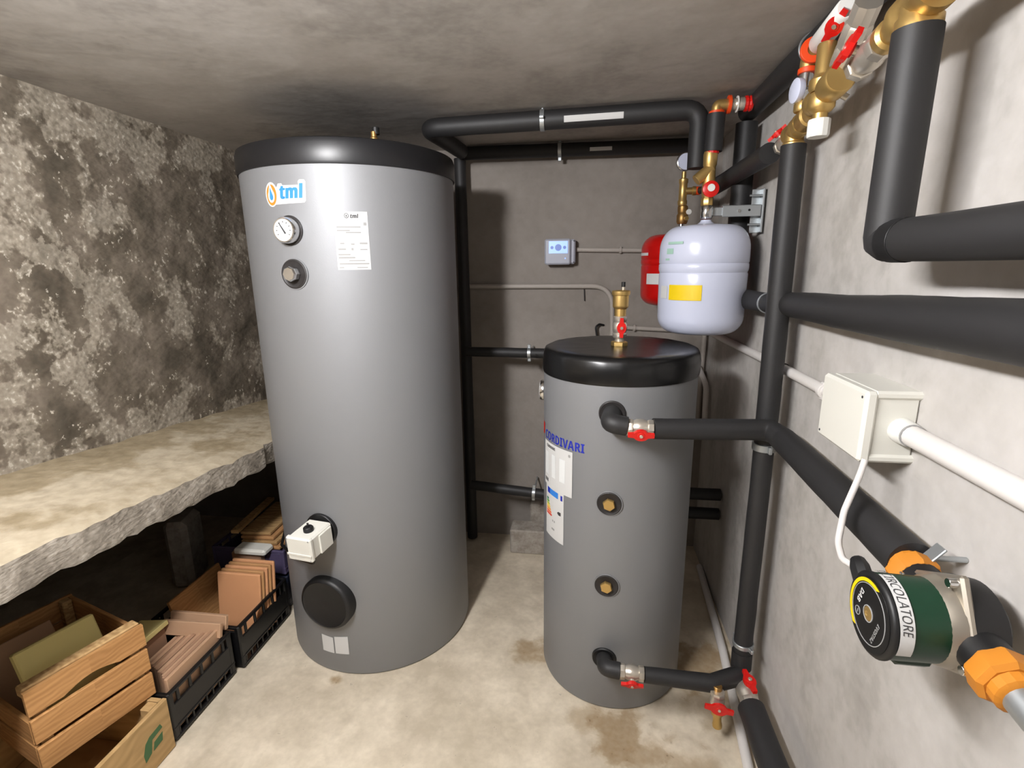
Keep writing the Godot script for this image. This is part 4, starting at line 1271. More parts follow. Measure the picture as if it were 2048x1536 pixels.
# ---------------------------------------------------------------- brass run at upper right
func build_brass_run() -> void:
	var p1 := Vector3(0.457, 1.585, -1.325)
	var p2 := Vector3(0.42, 1.622, -0.818)
	var d := (p2 - p1).normalized()
	var f := func(t: float) -> Vector3: return p1.lerp(p2, t)
	# first tee above the wall riser
	var t1 := thing("brass_tee", "brass tee on top of the black wall riser", "pipe fitting", p1)
	part(t1, "run", lathe([v2(0, 0), v2(0.021, 0), v2(0.023, 0.004), v2(0.023, 0.012), v2(0.0205, 0.016), v2(0.0205, 0.048), v2(0.023, 0.052), v2(0.023, 0.060), v2(0.021, 0.064), v2(0, 0.064)], 24), M.brass, yto(d, p1 - d * 0.03))
	part(t1, "branch", lathe([v2(0, 0), v2(0.0205, 0), v2(0.0205, 0.022), v2(0.0235, 0.025), v2(0.0235, 0.034), v2(0, 0.034)], 24), M.brass, yto(Vector3.DOWN, p1))
	ball_valve("small nickel valve with red handle left of the first brass tee", p1 - d * 0.075 + Vector3(0.002, -0.002, 0), d, Vector3(-0.62, 0.7, 0.35), 0.075, 0.019, M.nickel, Vector3(0.5, 0.5, 0.3), "", 1.25)
	# union pieces up to the mixing valve
	var u := thing("brass_union", "stepped brass union between first tee and mixing valve", "pipe fitting", f.call(0.12))
	part(u, "nut", lathe([v2(0, 0), v2(0.022, 0), v2(0.024, 0.003), v2(0.024, 0.020), v2(0.022, 0.023), v2(0, 0.023)], 8, true), M.brass, yto(d, f.call(0.075)))
	part(u, "sleeve", lathe([v2(0, 0), v2(0.019, 0), v2(0.022, 0.006), v2(0.022, 0.03), v2(0.024, 0.034), v2(0.024, 0.05), v2(0.02, 0.054), v2(0.02, 0.075), v2(0, 0.075)], 22), M.brass, yto(d, f.call(0.115)))
	# thermostatic mixing valve
	var mc: Vector3 = f.call(0.40) + Vector3(-0.008, 0.006, 0)
	var mx := thing("mixing_valve", "brass mixing valve with white capped spindle below", "valve", mc)
	part(mx, "run", lathe([v2(0, 0), v2(0.022, 0), v2(0.024, 0.004), v2(0.024, 0.022), v2(0.018, 0.03), v2(0.018, 0.07), v2(0.025, 0.08), v2(0.026, 0.086), v2(0.026, 0.128), v2(0.023, 0.132), v2(0, 0.132)], 24), M.brass, yto(d, mc - d * 0.06))
	part(mx, "upper_body", lathe([v2(0, 0), v2(0.020, 0), v2(0.024, 0.006), v2(0.024, 0.020), v2(0.018, 0.026), v2(0.0165, 0.03), v2(0.0165, 0.078), v2(0.015, 0.081), v2(0, 0.081)], 24), M.brass, at(mc + Vector3(-0.006, 0.002, 0)))
	part(mx, "lower_body", lathe([v2(0, 0), v2(0.020, 0), v2(0.0235, 0.006), v2(0.0235, 0.026), v2(0.019, 0.032), v2(0.013, 0.036), v2(0.013, 0.052), v2(0, 0.052)], 24), M.brass, yto(Vector3.DOWN, mc + Vector3(-0.006, 0, 0.002)))
	part(mx, "white_cap", lathe([v2(0, 0), v2(0.0185, 0), v2(0.0195, 0.002), v2(0.0195, 0.028), v2(0.018, 0.031), v2(0, 0.031)], 12, true), M.white, yto(Vector3.DOWN, mc + Vector3(-0.006, -0.046, 0.002)), "white cap")
	part(mx, "test_port", rod(0.006, 0.014, 12), M.nickel, yto(Vector3(0.8, -0.5, 0.2), mc + d * 0.03 + Vector3(0.016, -0.014, 0)))
	# branch with gauge and upper ball valve
	var bp: Vector3 = f.call(0.17) + Vector3(-0.012, 0.012, 0)
	var br := thing("gauge_branch", "upright brass branch with edge-on gauge and orange sealed joints", "pipe fitting", bp)
	part(br, "lower_nut", lathe([v2(0, 0), v2(0.016, 0), v2(0.018, 0.003), v2(0.018, 0.016), v2(0.015, 0.022), v2(0, 0.022)], 14), M.brass, at(bp))
	part(br, "tap", rod(0.008, 0.012, 12), M.red, yto(Vector3(-0.8, 0.2, 0.3), bp + Vector3(-0.010, 0.026, 0)))
	part(br, "nipple", rod(0.0135, 0.03, 18), M.chrome, at(bp + Vector3(0, 0.045, 0)))
	part(br, "gauge", lathe([v2(0, 0), v2(0.022, 0), v2(0.0235, 0.003), v2(0.0235, 0.012), v2(0.020, 0.014), v2(0, 0.014)], 28), M.vessel_white, yto(Vector3(-1, 0.0, 0.12), bp + Vector3(-0.010, 0.040, 0.004)))
	part(br, "lower_seal", rod(0.019, 0.010, 18), M.orange, at(bp + Vector3(0.002, 0.072, 0.0)))
	part(br, "bend", tube([bp + Vector3(0.002, 0.078, 0), bp + Vector3(0.002, 0.100, 0.0), bp + Vector3(-0.002, 0.104, 0.03)], 0.0165, 0.015, 18), M.brass)
	part(br, "upper_seal", ring(0.012, 0.0245, 0.008, 24), M.orange, yto(Vector3(-0.1, 0.1, 1), bp + Vector3(-0.002, 0.105, 0.026)))
	part(br, "white_sleeve", lathe([v2(0, 0), v2(0.015, 0), v2(0.0185, 0.004), v2(0.0185, 0.13), v2(0.016, 0.134), v2(0, 0.134)], 24), M.white, yto(Vector3(-0.06, 0.06, 1), bp + Vector3(0.003, 0.112, 0.036)))
	handle(br, Vector3(0.432, 1.712, -1.108), Vector3(-0.42, -0.45, 0.78), Vector3(0.0, 0.25, 1), 0.042, 0.015)
	# nickel valve rising behind
	var nv: Vector3 = f.call(0.50) + Vector3(-0.002, 0.03, 0.0)
	var nb := thing("nickel_valve", "large nickel valve body rising above the mixing valve", "valve", nv)
	part(nb, "body", lathe([v2(0, 0), v2(0.020, 0), v2(0.022, 0.004), v2(0.022, 0.03), v2(0.020, 0.034), v2(0.0225, 0.038), v2(0.0225, 0.07), v2(0.02, 0.074), v2(0.021, 0.078), v2(0.021, 0.105), v2(0, 0.105)], 10, true), M.nickel, yto(Vector3(-0.05, 0.62, 0.8), nv))
	# ball valve in the run
	ball_valve("nickel ball valve with red handle between mixing valve and big brass tee", f.call(0.72), d, Vector3(-0.72, 0.30, 0.62), 0.092, 0.0225, M.nickel, d + Vector3(0, 0.35, 0), "", 1.6)
	var u2 := thing("brass_union", "round brass union beside the big brass tee", "pipe fitting", f.call(0.86))
	part(u2, "sleeve", lathe([v2(0, 0), v2(0.0185, 0), v2(0.0225, 0.004), v2(0.0225, 0.018), v2(0.0175, 0.022), v2(0.0175, 0.034), v2(0.022, 0.038), v2(0.022, 0.05), v2(0, 0.05)], 24), M.brass, yto(d, f.call(0.815)))
	# second tee
	var t2 := thing("brass_tee", "big brass tee above the mitred black pipe", "pipe fitting", p2)
	part(t2, "run", lathe([v2(0, 0), v2(0.022, 0), v2(0.027, 0.005), v2(0.027, 0.022), v2(0.0235, 0.026), v2(0.0235, 0.066), v2(0.027, 0.070), v2(0.027, 0.088), v2(0, 0.088)], 28), M.brass, yto(d, p2 - d * 0.044))
	part(t2, "branch", lathe([v2(0, 0), v2(0.0235, 0), v2(0.0235, 0.014), v2(0.0268, 0.018), v2(0.0268, 0.036), v2(0, 0.036)], 28), M.brass, yto(Vector3.DOWN, p2))
	part(t2, "outlet", tube([p2, p2 + d * 0.25], 0.018, 0.0, 18), M.brass_dark)

# ---------------------------------------------------------------- boxes, conduits, cables on the walls
func conduit(label: String, pts: Array, r: float, clips: Array, wall: Vector3, m: Material, bend := 0.05, group := "") -> Node3D:
	var t := thing("conduit", label, "conduit", pts[0], group)
	part(t, "conduit_tube", tube(pts, r, bend, 14, 8), m)
	for c in clips:
		var p: Vector3 = c[0]
		var dir: Vector3 = c[1]
		var clip := part(t, "clip", rbox(Vector3(r * 3.0, r * 1.1, r * 2.2), 0.002), m, Transform3D(Basis(dir.cross(wall).normalized(), dir, -wall), p + wall * r * 0.4))
		part(clip, "clip_jaw", ring(r * 0.98, r * 1.4, r * 1.1, 18), m, yto(dir, p - dir * r * 0.55))
	return t

func build_wall_fittings() -> void:
	# control unit on the back wall
	var c := Vector3(-0.118, 1.351, ZB + 0.03)
	var t := thing("control_unit", "grey heating control unit with glowing screen on the back wall", "control unit", c)
	part(t, "back_box", rbox(Vector3(0.125, 0.100, 0.05), 0.006), M.control, at(c + Vector3(0.004, 0, 0)))
	part(t, "front_cover", rbox(Vector3(0.108, 0.104, 0.02), 0.007), M.control, at(c + Vector3(-0.006, 0, 0.03)))
	var sc := part(t, "screen", rbox(Vector3(0.078, 0.049, 0.002), 0.0005), M.screen, at(c + Vector3(-0.003, 0.018, 0.0405)), "glowing screen")
	part(sc, "screen_symbol", rod(0.0135, 0.0008, 24), M.screen_dot, yto(Vector3.BACK, c + Vector3(-0.003, 0.017, 0.0414)))
	for s in [-1, 1]:
		part(sc, "screen_symbol", rod(0.0065, 0.0008, 18), M.screen_dot, yto(Vector3.BACK, c + Vector3(-0.003 + 0.026 * s, 0.017, 0.0414)))
	part(t, "pilot_light", rod(0.003, 0.001, 12), M.screen, yto(Vector3.BACK, c + Vector3(0.026, -0.027, 0.0402)))
	for sx in [-1, 1]:
		for sy in [-1, 1]:
			part(t, "screw", rod(0.003, 0.001, 10), M.dark_ink, yto(Vector3.BACK, c + Vector3(0.004 + 0.057 * sx, 0.043 * sy, 0.0252 if sx > 0 else 0.0252)))
	# conduits on the back wall
	conduit("grey conduit from the control unit towards the red vessel", [Vector3(-0.06, 1.360, ZB + 0.013), Vector3(0.30, 1.350, ZB + 0.013)], 0.0095, [[Vector3(0.135, 1.3555, ZB + 0.013), Vector3.RIGHT]], Vector3.FORWARD, M.pvc_grey)
	conduit("grey conduit bending down behind the air vent", [Vector3(-0.55, 1.210, ZB + 0.012), Vector3(0.105, 1.207, ZB + 0.012), Vector3(0.115, 0.90, ZB + 0.012)], 0.0105, [], Vector3.FORWARD, M.pvc_grey, 0.09)
	single("wall_plug", "thin wall nail under the conduit on the back wall", "nail", rod(0.0022, 0.05, 8), M.rosette, yto(Vector3(0.05, -1, 0.05), Vector3(-0.012, 1.195, ZB + 0.008)))
	conduit("grey conduit behind the buffer tank, running into the corner", [Vector3(0.14, 1.032, ZB + 0.012), Vector3(0.505, 1.014, ZB + 0.012)], 0.0095, [[Vector3(0.205, 1.029, ZB + 0.012), Vector3.RIGHT]], Vector3.FORWARD, M.pvc_grey)
	conduit("pale conduit turning down in the far right corner", [Vector3(0.38, 0.905, ZB + 0.012), Vector3(0.47, 0.885, ZB + 0.02), Vector3(0.50, 0.80, ZB + 0.10), Vector3(0.50, 0.62, ZB + 0.12)], 0.0115, [], Vector3.FORWARD, M.pvc, 0.06)
	conduit("upright conduit in the far right corner", [Vector3(0.497, 1.005, ZB + 0.016), Vector3(0.492, 0.62, ZB + 0.016)], 0.010, [], Vector3.FORWARD, M.pvc_grey)
	single("cable_hook", "short black cable end curling over the buffer tank by the back wall", "cable", tube([Vector3(0.062, 0.96, -2.225), Vector3(0.046, 1.0, -2.22), Vector3(0.040, 1.035, -2.22), Vector3(0.056, 1.046, -2.23), Vector3(0.075, 1.040, -2.245)], 0.0045, 0.014, 10), M.rubber)
	# conduit along the right wall to the junction box
	conduit("white conduit along the right wall from the corner to behind the riser", [Vector3(0.507, 1.018, -2.20), Vector3(0.507, 1.030, -1.42)], 0.0125, [], Vector3.RIGHT, M.pvc)
	var jc := conduit("white conduit between riser and junction box", [Vector3(0.505, 1.031, -1.365), Vector3(0.505, 1.031, -0.975)], 0.0125, [[Vector3(0.505, 1.031, -1.13), Vector3.BACK]], Vector3.RIGHT, M.pvc)
	part(jc, "end_socket", rod(0.0145, 0.014, 18), M.rosette, yto(Vector3.FORWARD, Vector3(0.505, 1.031, -1.36)))
	var b := Vector3(0.485, 1.040, -0.918)
	var j := thing("junction_box", "white plastic junction box on the right wall", "junction box", b)
	part(j, "body", rbox(Vector3(0.066, 0.108, 0.138), 0.004), M.box_white, at(b + Vector3(0.003, 0, 0)))
	part(j, "lid", rbox(Vector3(0.020, 0.118, 0.150), 0.005), M.box_white, at(b + Vector3(-0.037, 0, 0)))
	part(j, "rim", rbox(Vector3(0.074, 0.014, 0.146), 0.004), M.box_white, at(b + Vector3(0.004, 0.0525, 0)))
	part(j, "rim", rbox(Vector3(0.074, 0.014, 0.146), 0.004), M.box_white, at(b + Vector3(0.004, -0.0525, 0)))
	for q in [[1, 1], [-1, -1]]:
		part(j, "lid_screw", rod(0.0022, 0.001, 10), M.dark_ink, yto(Vector3.LEFT, b + Vector3(-0.0468, 0.048 * q[0], 0.064 * q[1])))
	part(j, "socket", lathe([v2(0, 0), v2(0.0185, 0), v2(0.0205, 0.003), v2(0.0205, 0.012), v2(0.0185, 0.030), v2(0, 0.030)], 24), M.white, yto(Vector3.BACK, Vector3(0.499, 1.036, -0.852)))
	var nc := conduit("thick white conduit from junction box along the right wall", [Vector3(0.499, 1.036, -0.83), Vector3(0.499, 1.040, 0.5)], 0.0165, [], Vector3.RIGHT, M.pvc)
	part(nc, "collar", ring(0.016, 0.0178, 0.004, 24), M.grey_ink, yto(Vector3.BACK, Vector3(0.499, 1.036, -0.823)))
	# cable from the box to the pump
	single("pump_cable", "white cable hanging from junction box to the green pump", "cable", tube([Vector3(0.446, 0.990, -0.836), Vector3(0.440, 0.965, -0.832), Vector3(0.408, 0.915, -0.800), Vector3(0.384, 0.884, -0.757), Vector3(0.372, 0.881, -0.715), Vector3(0.371, 0.893, -0.675)], 0.0048, 0.05, 12, 8), M.pvc)
	# conduit on the floor
	conduit("white conduit lying along the foot of the right wall", [Vector3(0.508, 0.014, -2.06), Vector3(0.482, 0.014, -1.56), Vector3(0.435, 0.014, -1.06), Vector3(0.42, 0.014, -0.4)], 0.0135, [], Vector3.DOWN, M.pvc, 0.2)
	# concrete blocks by the back wall
	single("concrete_block", "low pale concrete block on the floor behind the buffer tank", "block", rbox(Vector3(0.20, 0.118, 0.10), 0.006), M.block, at(Vector3(-0.228, 0.059, -2.135)))
	single("concrete_block", "taller pale concrete block leaning against the back wall", "block", rbox(Vector3(0.16, 0.20, 0.055), 0.006), M.block, at(Vector3(-0.165, 0.10, -2.215)))

# ---------------------------------------------------------------- circulation pump
func build_pump() -> void:
	var c := Vector3(0.444, 0.864, -0.617)
	var o := Vector3(-1, 0.0, -0.01).normalized()
	var t := thing("circulation_pump", "dark green circulation pump with black dial face on the right wall", "pump", c)
	part(t, "volute", lathe([v2(0, -0.055), v2(0.032, -0.055), v2(0.052, -0.04), v2(0.056, -0.02), v2(0.056, 0.0), v2(0, 0.0)], 36), M.rubber, yto(o, c))
	part(t, "flow_tube", tube([c + Vector3(0.012, 0.012, -0.075), c + Vector3(0.012, -0.006, 0.075)], 0.027, 0.0, 24), M.rubber)
	var fl := part(t, "flange", rbox(Vector3(0.112, 0.010, 0.112), 0.004), M.silver, yto(o, c, 0.5), "bare metal flange")
	part(fl, "flange_hub", lathe([v2(0, 0), v2(0.055, 0), v2(0.052, 0.012), v2(0.046, 0.022), v2(0, 0.022)], 36), M.silver, yto(o, c + o * 0.004))
	for i in 4:
		var a := 0.5 + PI / 4 + PI / 2 * i
		part(fl, "bolt", rod(0.0055, 0.012, 12), M.chrome, yto(o, c, 0.0) * Transform3D(Basis.IDENTITY, Vector3(cos(a) * 0.066, 0.003, -sin(a) * 0.066)))
	part(t, "motor", lathe([v2(0, 0), v2(0.047, 0), v2(0.050, 0.003), v2(0.051, 0.068), v2(0, 0.068)], 44), M.green_pump, yto(o, c + o * 0.010), "dark green motor shell")
	part(t, "terminal_bulge", rbox(Vector3(0.034, 0.050, 0.060), 0.008), M.green_pump, yto(o, c + o * 0.034 + Vector3(0, -0.030, 0.004)))
	part(t, "face_ring", lathe([v2(0, 0), v2(0.051, 0), v2(0.0525, 0.001), v2(0.0525, 0.004), v2(0.0505, 0.0065), v2(0.047, 0.0075), v2(0, 0.0075)], 44), M.rubber, yto(o, c + o * 0.0745))
	var fp := c + o * 0.0822
	# dial face: x runs away from the camera when seen from the room, so build in the face's own frame
	var fx := zto(o, fp)
	part(t, "dial_face", rod(0.0465, 0.0012, 40), M.black_plastic, yto(o, fp - o * 0.0004), "black dial face")
	var yl := PackedVector2Array()
	for p in ellipse(0, 0, 0.0440, 0.0440, 24, deg_to_rad(70), deg_to_rad(235)):
		yl.append(p)
	for p in ellipse(0, 0, 0.0395, 0.0395, 24, deg_to_rad(235), deg_to_rad(70)):
		yl.append(p)
	part(t, "yellow_arc", prism(yl, 0.0006), M.yellow, fx * at(Vector3(0, 0, 0.0009)), "yellow arc")
	part(t, "silver_arc", ring(0.0372, 0.0382, 0.0008, 40), M.grey_ink, yto(o, fp + o * 0.0006))
	part(t, "window_rim", ring(0.0095, 0.0108, 0.0012, 24), M.grey_ink, yto(o, fp + o * 0.0006))
	part(t, "brass_screw", lathe([v2(0, 0), v2(0.0092, 0), v2(0.0088, 0.001), v2(0.004, 0.002), v2(0.0025, 0.0008), v2(0, 0.0008)], 24), M.brass, yto(o, fp + o * 0.0005))
	part(t, "lettering", letters("DAB", 0.022, 0.0075, flat_place(fx * Transform3D(Basis(Vector3.BACK, deg_to_rad(-108)), Vector3(-0.021, 0.012, 0.0014)))), M.paper)
	part(t, "lettering", letters("EVOSTA2", 0.033, 0.0055, flat_place(fx * Transform3D(Basis(Vector3.BACK, deg_to_rad(-108)), Vector3(0.020, -0.014, 0.0014))), true, true), M.grey_ink)
	part(t, "button_rim", ring(0.0052, 0.0060, 0.001, 20), M.grey_ink, yto(o, fx * Vector3(-0.022, -0.011, 0.001)))
	part(t, "button_mark", rbox(Vector3(0.0014, 0.005, 0.0006), 0.0002), M.grey_ink, fx * at(Vector3(-0.022, -0.011, 0.0014)))
	# white name strip around the motor, lettering along the curve
	var st := begin()
	var n := 20
	var b0 := deg_to_rad(-20)
	var b1 := deg_to_rad(98)
	var rr := 0.0530
	var bas := yto(o, c)
	var strip := func(a: float, h: float, r: float) -> Array:
		var d2 := (fx.basis.x * cos(a) + fx.basis.y * sin(a))
		return [c + o * h + d2 * r, d2]
	for i in n:
		var aa := lerpf(b0, b1, float(i) / n)
		var ab := lerpf(b0, b1, float(i + 1) / n)
		var q0: Array = strip.call(aa, 0.059, rr)
		var q1: Array = strip.call(ab, 0.059, rr)
		var q2: Array = strip.call(ab, 0.075, rr)
		var q3: Array = strip.call(aa, 0.075, rr)
		tri(st, q0[0], q1[0], q2[0], q0[1], q1[1], q2[1])
		tri(st, q0[0], q2[0], q3[0], q0[1], q2[1], q3[1])
	var ns := part(t, "name_strip", st.commit(), M.paper, Transform3D.IDENTITY, "white paper name strip")
	var mid := deg_to_rad(62)
	part(ns, "lettering", letters("RICIRCOLATORE", 0.094, 0.0105, func(x: float, y: float) -> Array:
		return strip.call(mid - x / rr, 0.067 - y, rr + 0.0006), false, true), M.dark_ink)
	# cable gland
	var gp: Vector3 = strip.call(deg_to_rad(152), 0.072, 0.044)[0]
	var gd: Vector3 = fx.basis.x * cos(deg_to_rad(152)) + fx.basis.y * sin(deg_to_rad(152))
	part(t, "cable_plug", lathe([v2(0, 0), v2(0.012, 0), v2(0.013, 0.004), v2(0.0125, 0.020), v2(0.009, 0.030), v2(0.006, 0.033), v2(0, 0.033)], 8, true), M.rubber, yto(gd + Vector3(0, 0.2, 0), gp))
	# unions with hemp and nickel tails
	for s in [-1.0, 1.0]:
		var along: Vector3 = Vector3(0, -0.12, 1).normalized() * s
		var p: Vector3 = c + Vector3(0.012, 0.002, 0) + along * 0.068
		var u := thing("pump_union", "orange sealed union " + ("above the pump toward the black pipe" if s < 0.0 else "below the pump with zinc pipe tail"), "pipe fitting", p)
		part(u, "union_nut", lathe([v2(0, 0), v2(0.029, 0), v2(0.032, 0.004), v2(0.032, 0.022), v2(0.027, 0.027), v2(0, 0.027)], 8, true), M.hemp, yto(along, p))
		part(u, "hemp_seal", lathe([v2(0, 0), v2(0.024, 0), v2(0.024, 0.012), v2(0.019, 0.016), v2(0, 0.016)], 16, true), M.hemp, yto(along, p + along * 0.026))
		part(u, "zinc_tail", rod(0.0185, 0.06 if s < 0.0 else 0.5, 20), M.zinc, yto(along, p + along * 0.036))
	var up := Vector3(0.462, 0.880, -0.715)
	var cl := thing("wall_clamp", "zinc pipe clamp with wing at the end of the black pipe", "clamp", up)
	part(cl, "band", ring(0.019, 0.0235, 0.02, 24), M.zinc, yto(Vector3.BACK, up + Vector3(0, -0.001, 0.004)))
	part(cl, "wing", rbox(Vector3(0.030, 0.004, 0.02), 0.001), M.zinc, Transform3D(Basis(Vector3.BACK, 0.9), up + Vector3(0.016, 0.026, 0.014)))
	part(cl, "rod", rod(0.004, 0.04, 10), M.zinc, yto(Vector3.RIGHT, up + Vector3(0.018, 0.02, 0.014)))

# ---------------------------------------------------------------- crates and tiles under the ledge
func plastic_crate(called: String, label: String, mn: Vector3, size: Vector3, m: Material, turn := 0.0) -> Node3D:
	var t := thing(called, label, "crate", mn + Vector3(size.x * 0.5, 0, size.z * 0.5))
	var c := mn + size * 0.5
	var w := size.x
	var h := size.y
	var d := size.z
	var k := 0.008
	part(t, "base", rbox(Vector3(w, k, d), 0.002), m, at(Vector3(c.x, mn.y + k, c.z)))
	for sx in [-1, 1]:
		var x: float = c.x + sx * (w * 0.5 - k * 0.5)
		part(t, "top_rail", rbox(Vector3(k * 1.6, 0.012, d), 0.003), m, at(Vector3(x, mn.y + h - 0.006, c.z)))
		part(t, "side_panel", rbox(Vector3(k, h * 0.42, d - 0.01), 0.002), m, at(Vector3(x, mn.y + h * 0.50, c.z)))
		part(t, "lower_rail", rbox(Vector3(k * 1.5, 0.009, d), 0.002), m, at(Vector3(x, mn.y + h * 0.27, c.z)))
		part(t, "bottom_rail", rbox(Vector3(k * 1.5, 0.012, d), 0.003), m, at(Vector3(x, mn.y + 0.010, c.z)))
		for i in 5:
			part(t, "post", rbox(Vector3(k * 0.9, h * 0.24, 0.010), 0.002), m, at(Vector3(x, mn.y + h * 0.83, c.z + d * (-0.36 + 0.18 * i))))
		for i in 9:
			part(t, "slot_bar", rbox(Vector3(k * 0.9, h * 0.24, 0.006), 0.0015), m, at(Vector3(x, mn.y + h * 0.15, c.z + d * (-0.42 + 0.105 * i))))
	for sz in [-1, 1]:
		var z: float = c.z + sz * (d * 0.5 - k * 0.5)
		part(t, "end_panel", rbox(Vector3(w - 0.01, h * 0.85, k), 0.002), m, at(Vector3(c.x, mn.y + h * 0.46, z)))
		part(t, "end_rail", rbox(Vector3(w, 0.012, k * 1.5), 0.003), m, at(Vector3(c.x, mn.y + h - 0.006, z)))
		for sx in [-1, 1]:
			part(t, "corner_post", rbox(Vector3(0.018, h - 0.01, 0.020), 0.004), m, at(Vector3(c.x + sx * (w * 0.5 - 0.008), mn.y + h * 0.5, c.z + sz * (d * 0.5 - 0.009))))
	return t

func tile(label: String, group: String, c: Vector3, size: Vector3, m: Material, b := Basis.IDENTITY, bev := 0.002) -> void:
	single("tile", label, "tile", rbox(size, bev), m, Transform3D(b, c), group)

func build_crates() -> void:
	# plywood fruit box on the floor, nearest the camera
	var pb := thing("plywood_box", "low plywood box with green stamp on the floor under the slatted crate", "box", Vector3(-1.30, 0, -0.76))
	var x1 := -1.113
	var x0 := -1.50
	var z0 := -1.004
	var z1 := -0.52
	var ph := 0.160
	part(pb, "side_board", rbox(Vector3(0.012, ph, z1 - z0), 0.0015), M.ply, at(Vector3(x1 - 0.006, ph * 0.5 + 0.002, (z0 + z1) * 0.5)))
	part(pb, "side_board", rbox(Vector3(0.012, ph, z1 - z0), 0.0015), M.ply, at(Vector3(x0 + 0.006, ph * 0.5 + 0.002, (z0 + z1) * 0.5)))
	part(pb, "end_board", rbox(Vector3(x1 - x0 - 0.026, ph, 0.012), 0.0015), M.ply, at(Vector3((x0 + x1) * 0.5, ph * 0.5 + 0.002, z0 + 0.008)))
	part(pb, "end_board", rbox(Vector3(x1 - x0 - 0.026, ph, 0.012), 0.0015), M.ply, at(Vector3((x0 + x1) * 0.5, ph * 0.5 + 0.002, z1 - 0.008)))
	part(pb, "bottom", rbox(Vector3(x1 - x0 - 0.03, 0.006, z1 - z0 - 0.03), 0.001), M.ply, at(Vector3((x0 + x1) * 0.5, 0.006, (z0 + z1) * 0.5)))
	part(pb, "corner_block", rbox(Vector3(0.028, ph, 0.028), 0.002), M.ply, at(Vector3(x1 - 0.028, ph * 0.5 + 0.002, z0 + 0.030)))
	var sx := zto(Vector3.RIGHT, Vector3(x1 + 0.0004, 0.075, -0.925))
	part(pb, "green_stamp", prism(PackedVector2Array([Vector2(0.010, 0.032), Vector2(0.045, 0.036), Vector2(0.050, 0.022), Vector2(0.016, 0.016), Vector2(0.008, -0.018), Vector2(-0.012, -0.028), Vector2(-0.014, -0.004), Vector2(-0.004, 0.022)]), 0.0004), M.green_ink, sx, "green stamp")
	part(pb, "green_stamp", prism(PackedVector2Array([Vector2(0.020, 0.004), Vector2(0.048, 0.010), Vector2(0.044, -0.014), Vector2(0.014, -0.018)]), 0.0004), M.green_ink, sx)
	# slatted wooden crate standing on it, turned a little
	var yaw := deg_to_rad(-17.0)
	var L := 0.25
	var D := 0.36
	var A := Vector3(-1.150, 0.163, -1.012)
	var bz := Vector3(sin(yaw), 0, cos(yaw))
	var bx := Vector3(cos(yaw), 0, -sin(yaw))
	var cc := A + bz * L * 0.5 - bx * D * 0.5
	var wc := thing("wooden_crate", "slatted wooden crate with hand slot standing on the plywood box", "crate", cc)
	var B := Basis(bx, Vector3.UP, bz)
	var W := Transform3D(B, cc)
	# right side, three boards, the top one with a curved hand slot
	var arch := PackedVector2Array()
	for q in [[-0.5, 0.062], [0.5, 0.062], [0.5, 0.0]]:
		arch.append(Vector2(q[0] * L, q[1]))
	arch.append(Vector2(0.25 * L, 0.0))
	for i in 9:
		var f := float(i) / 8
		arch.append(Vector2(lerpf(0.24, -0.24, f) * L, 0.016 * sin(PI * f)))
	arch.append(Vector2(-0.25 * L, 0.0))
	arch.append(Vector2(-0.5 * L, 0.0))
	var rx := W * Transform3D(Basis(Vector3.UP, PI / 2), Vector3(D * 0.5 - 0.010, 0, 0))
	part(wc, "slat", prism(arch, 0.010), M.wood, rx * at(Vector3(0, 0.158, 0)))
	part(wc, "slat", rbox(Vector3(0.010, 0.064, L), 0.0015), M.wood, W * at(Vector3(D * 0.5 - 0.005, 0.114, 0)))
	part(wc, "slat", rbox(Vector3(0.010, 0.066, L), 0.0015), M.wood, W * at(Vector3(D * 0.5 - 0.005, 0.037, 0)))
	for y in [0.037, 0.109, 0.178]:
		part(wc, "slat", rbox(Vector3(0.010, 0.064, L), 0.0015), M.wood, W * at(Vector3(-D * 0.5 + 0.005, y, 0)))
	part(wc, "top_rail", rbox(Vector3(0.030, 0.026, L - 0.004), 0.003), M.pale_wood, W * at(Vector3(D * 0.5 - 0.0265, 0.212, 0)))
	# end boards: far one high, near one lower
	part(wc, "end_board", rbox(Vector3(D - 0.024, 0.19, 0.010), 0.0015), M.wood, W * at(Vector3(0, 0.113, -L * 0.5 + 0.006)))
	part(wc, "end_board", rbox(Vector3(D - 0.024, 0.066, 0.010), 0.0015), M.wood, W * at(Vector3(0, 0.037, L * 0.5 - 0.005)))
	part(wc, "end_board", rbox(Vector3(D - 0.024, 0.060, 0.010), 0.0015), M.wood, W * at(Vector3(0, 0.107, L * 0.5 - 0.005)))
	for s1 in [-1, 1]:
		for s2 in [-1, 1]:
			part(wc, "corner_post", rbox(Vector3(0.024, 0.205, 0.024), 0.002), M.pale_wood, W * at(Vector3(s1 * (D * 0.5 - 0.023), 0.105, s2 * (L * 0.5 - 0.024))))
	part(wc, "floor_board", rbox(Vector3(D - 0.02, 0.006, L - 0.02), 0.001), M.wood, W * at(Vector3(0, 0.004, 0)))
	# slabs in the wooden crate
	single("stone_slab", "pale yellowish slab leaning inside the slatted wooden crate", "slab", rbox(Vector3(0.028, 0.21, 0.165), 0.004), M.tile_yellow, W * Transform3D(Basis(Vector3.BACK, 0.42), Vector3(0.100, 0.158, 0.012)))
	tile("pink clay tile lying in the slatted wooden crate", "", W * Vector3(-0.085, 0.105, 0.03), Vector3(0.012, 0.19, 0.16), M.tile_pink, B * Basis(Vector3.BACK, 0.5))
	# black crates with tiles
	plastic_crate("plastic_crate", "black plastic crate packed with pink tiles on edge", Vector3(-1.44, 0.0, -1.268), Vector3(0.32, 0.160, 0.255), M.black_plastic)
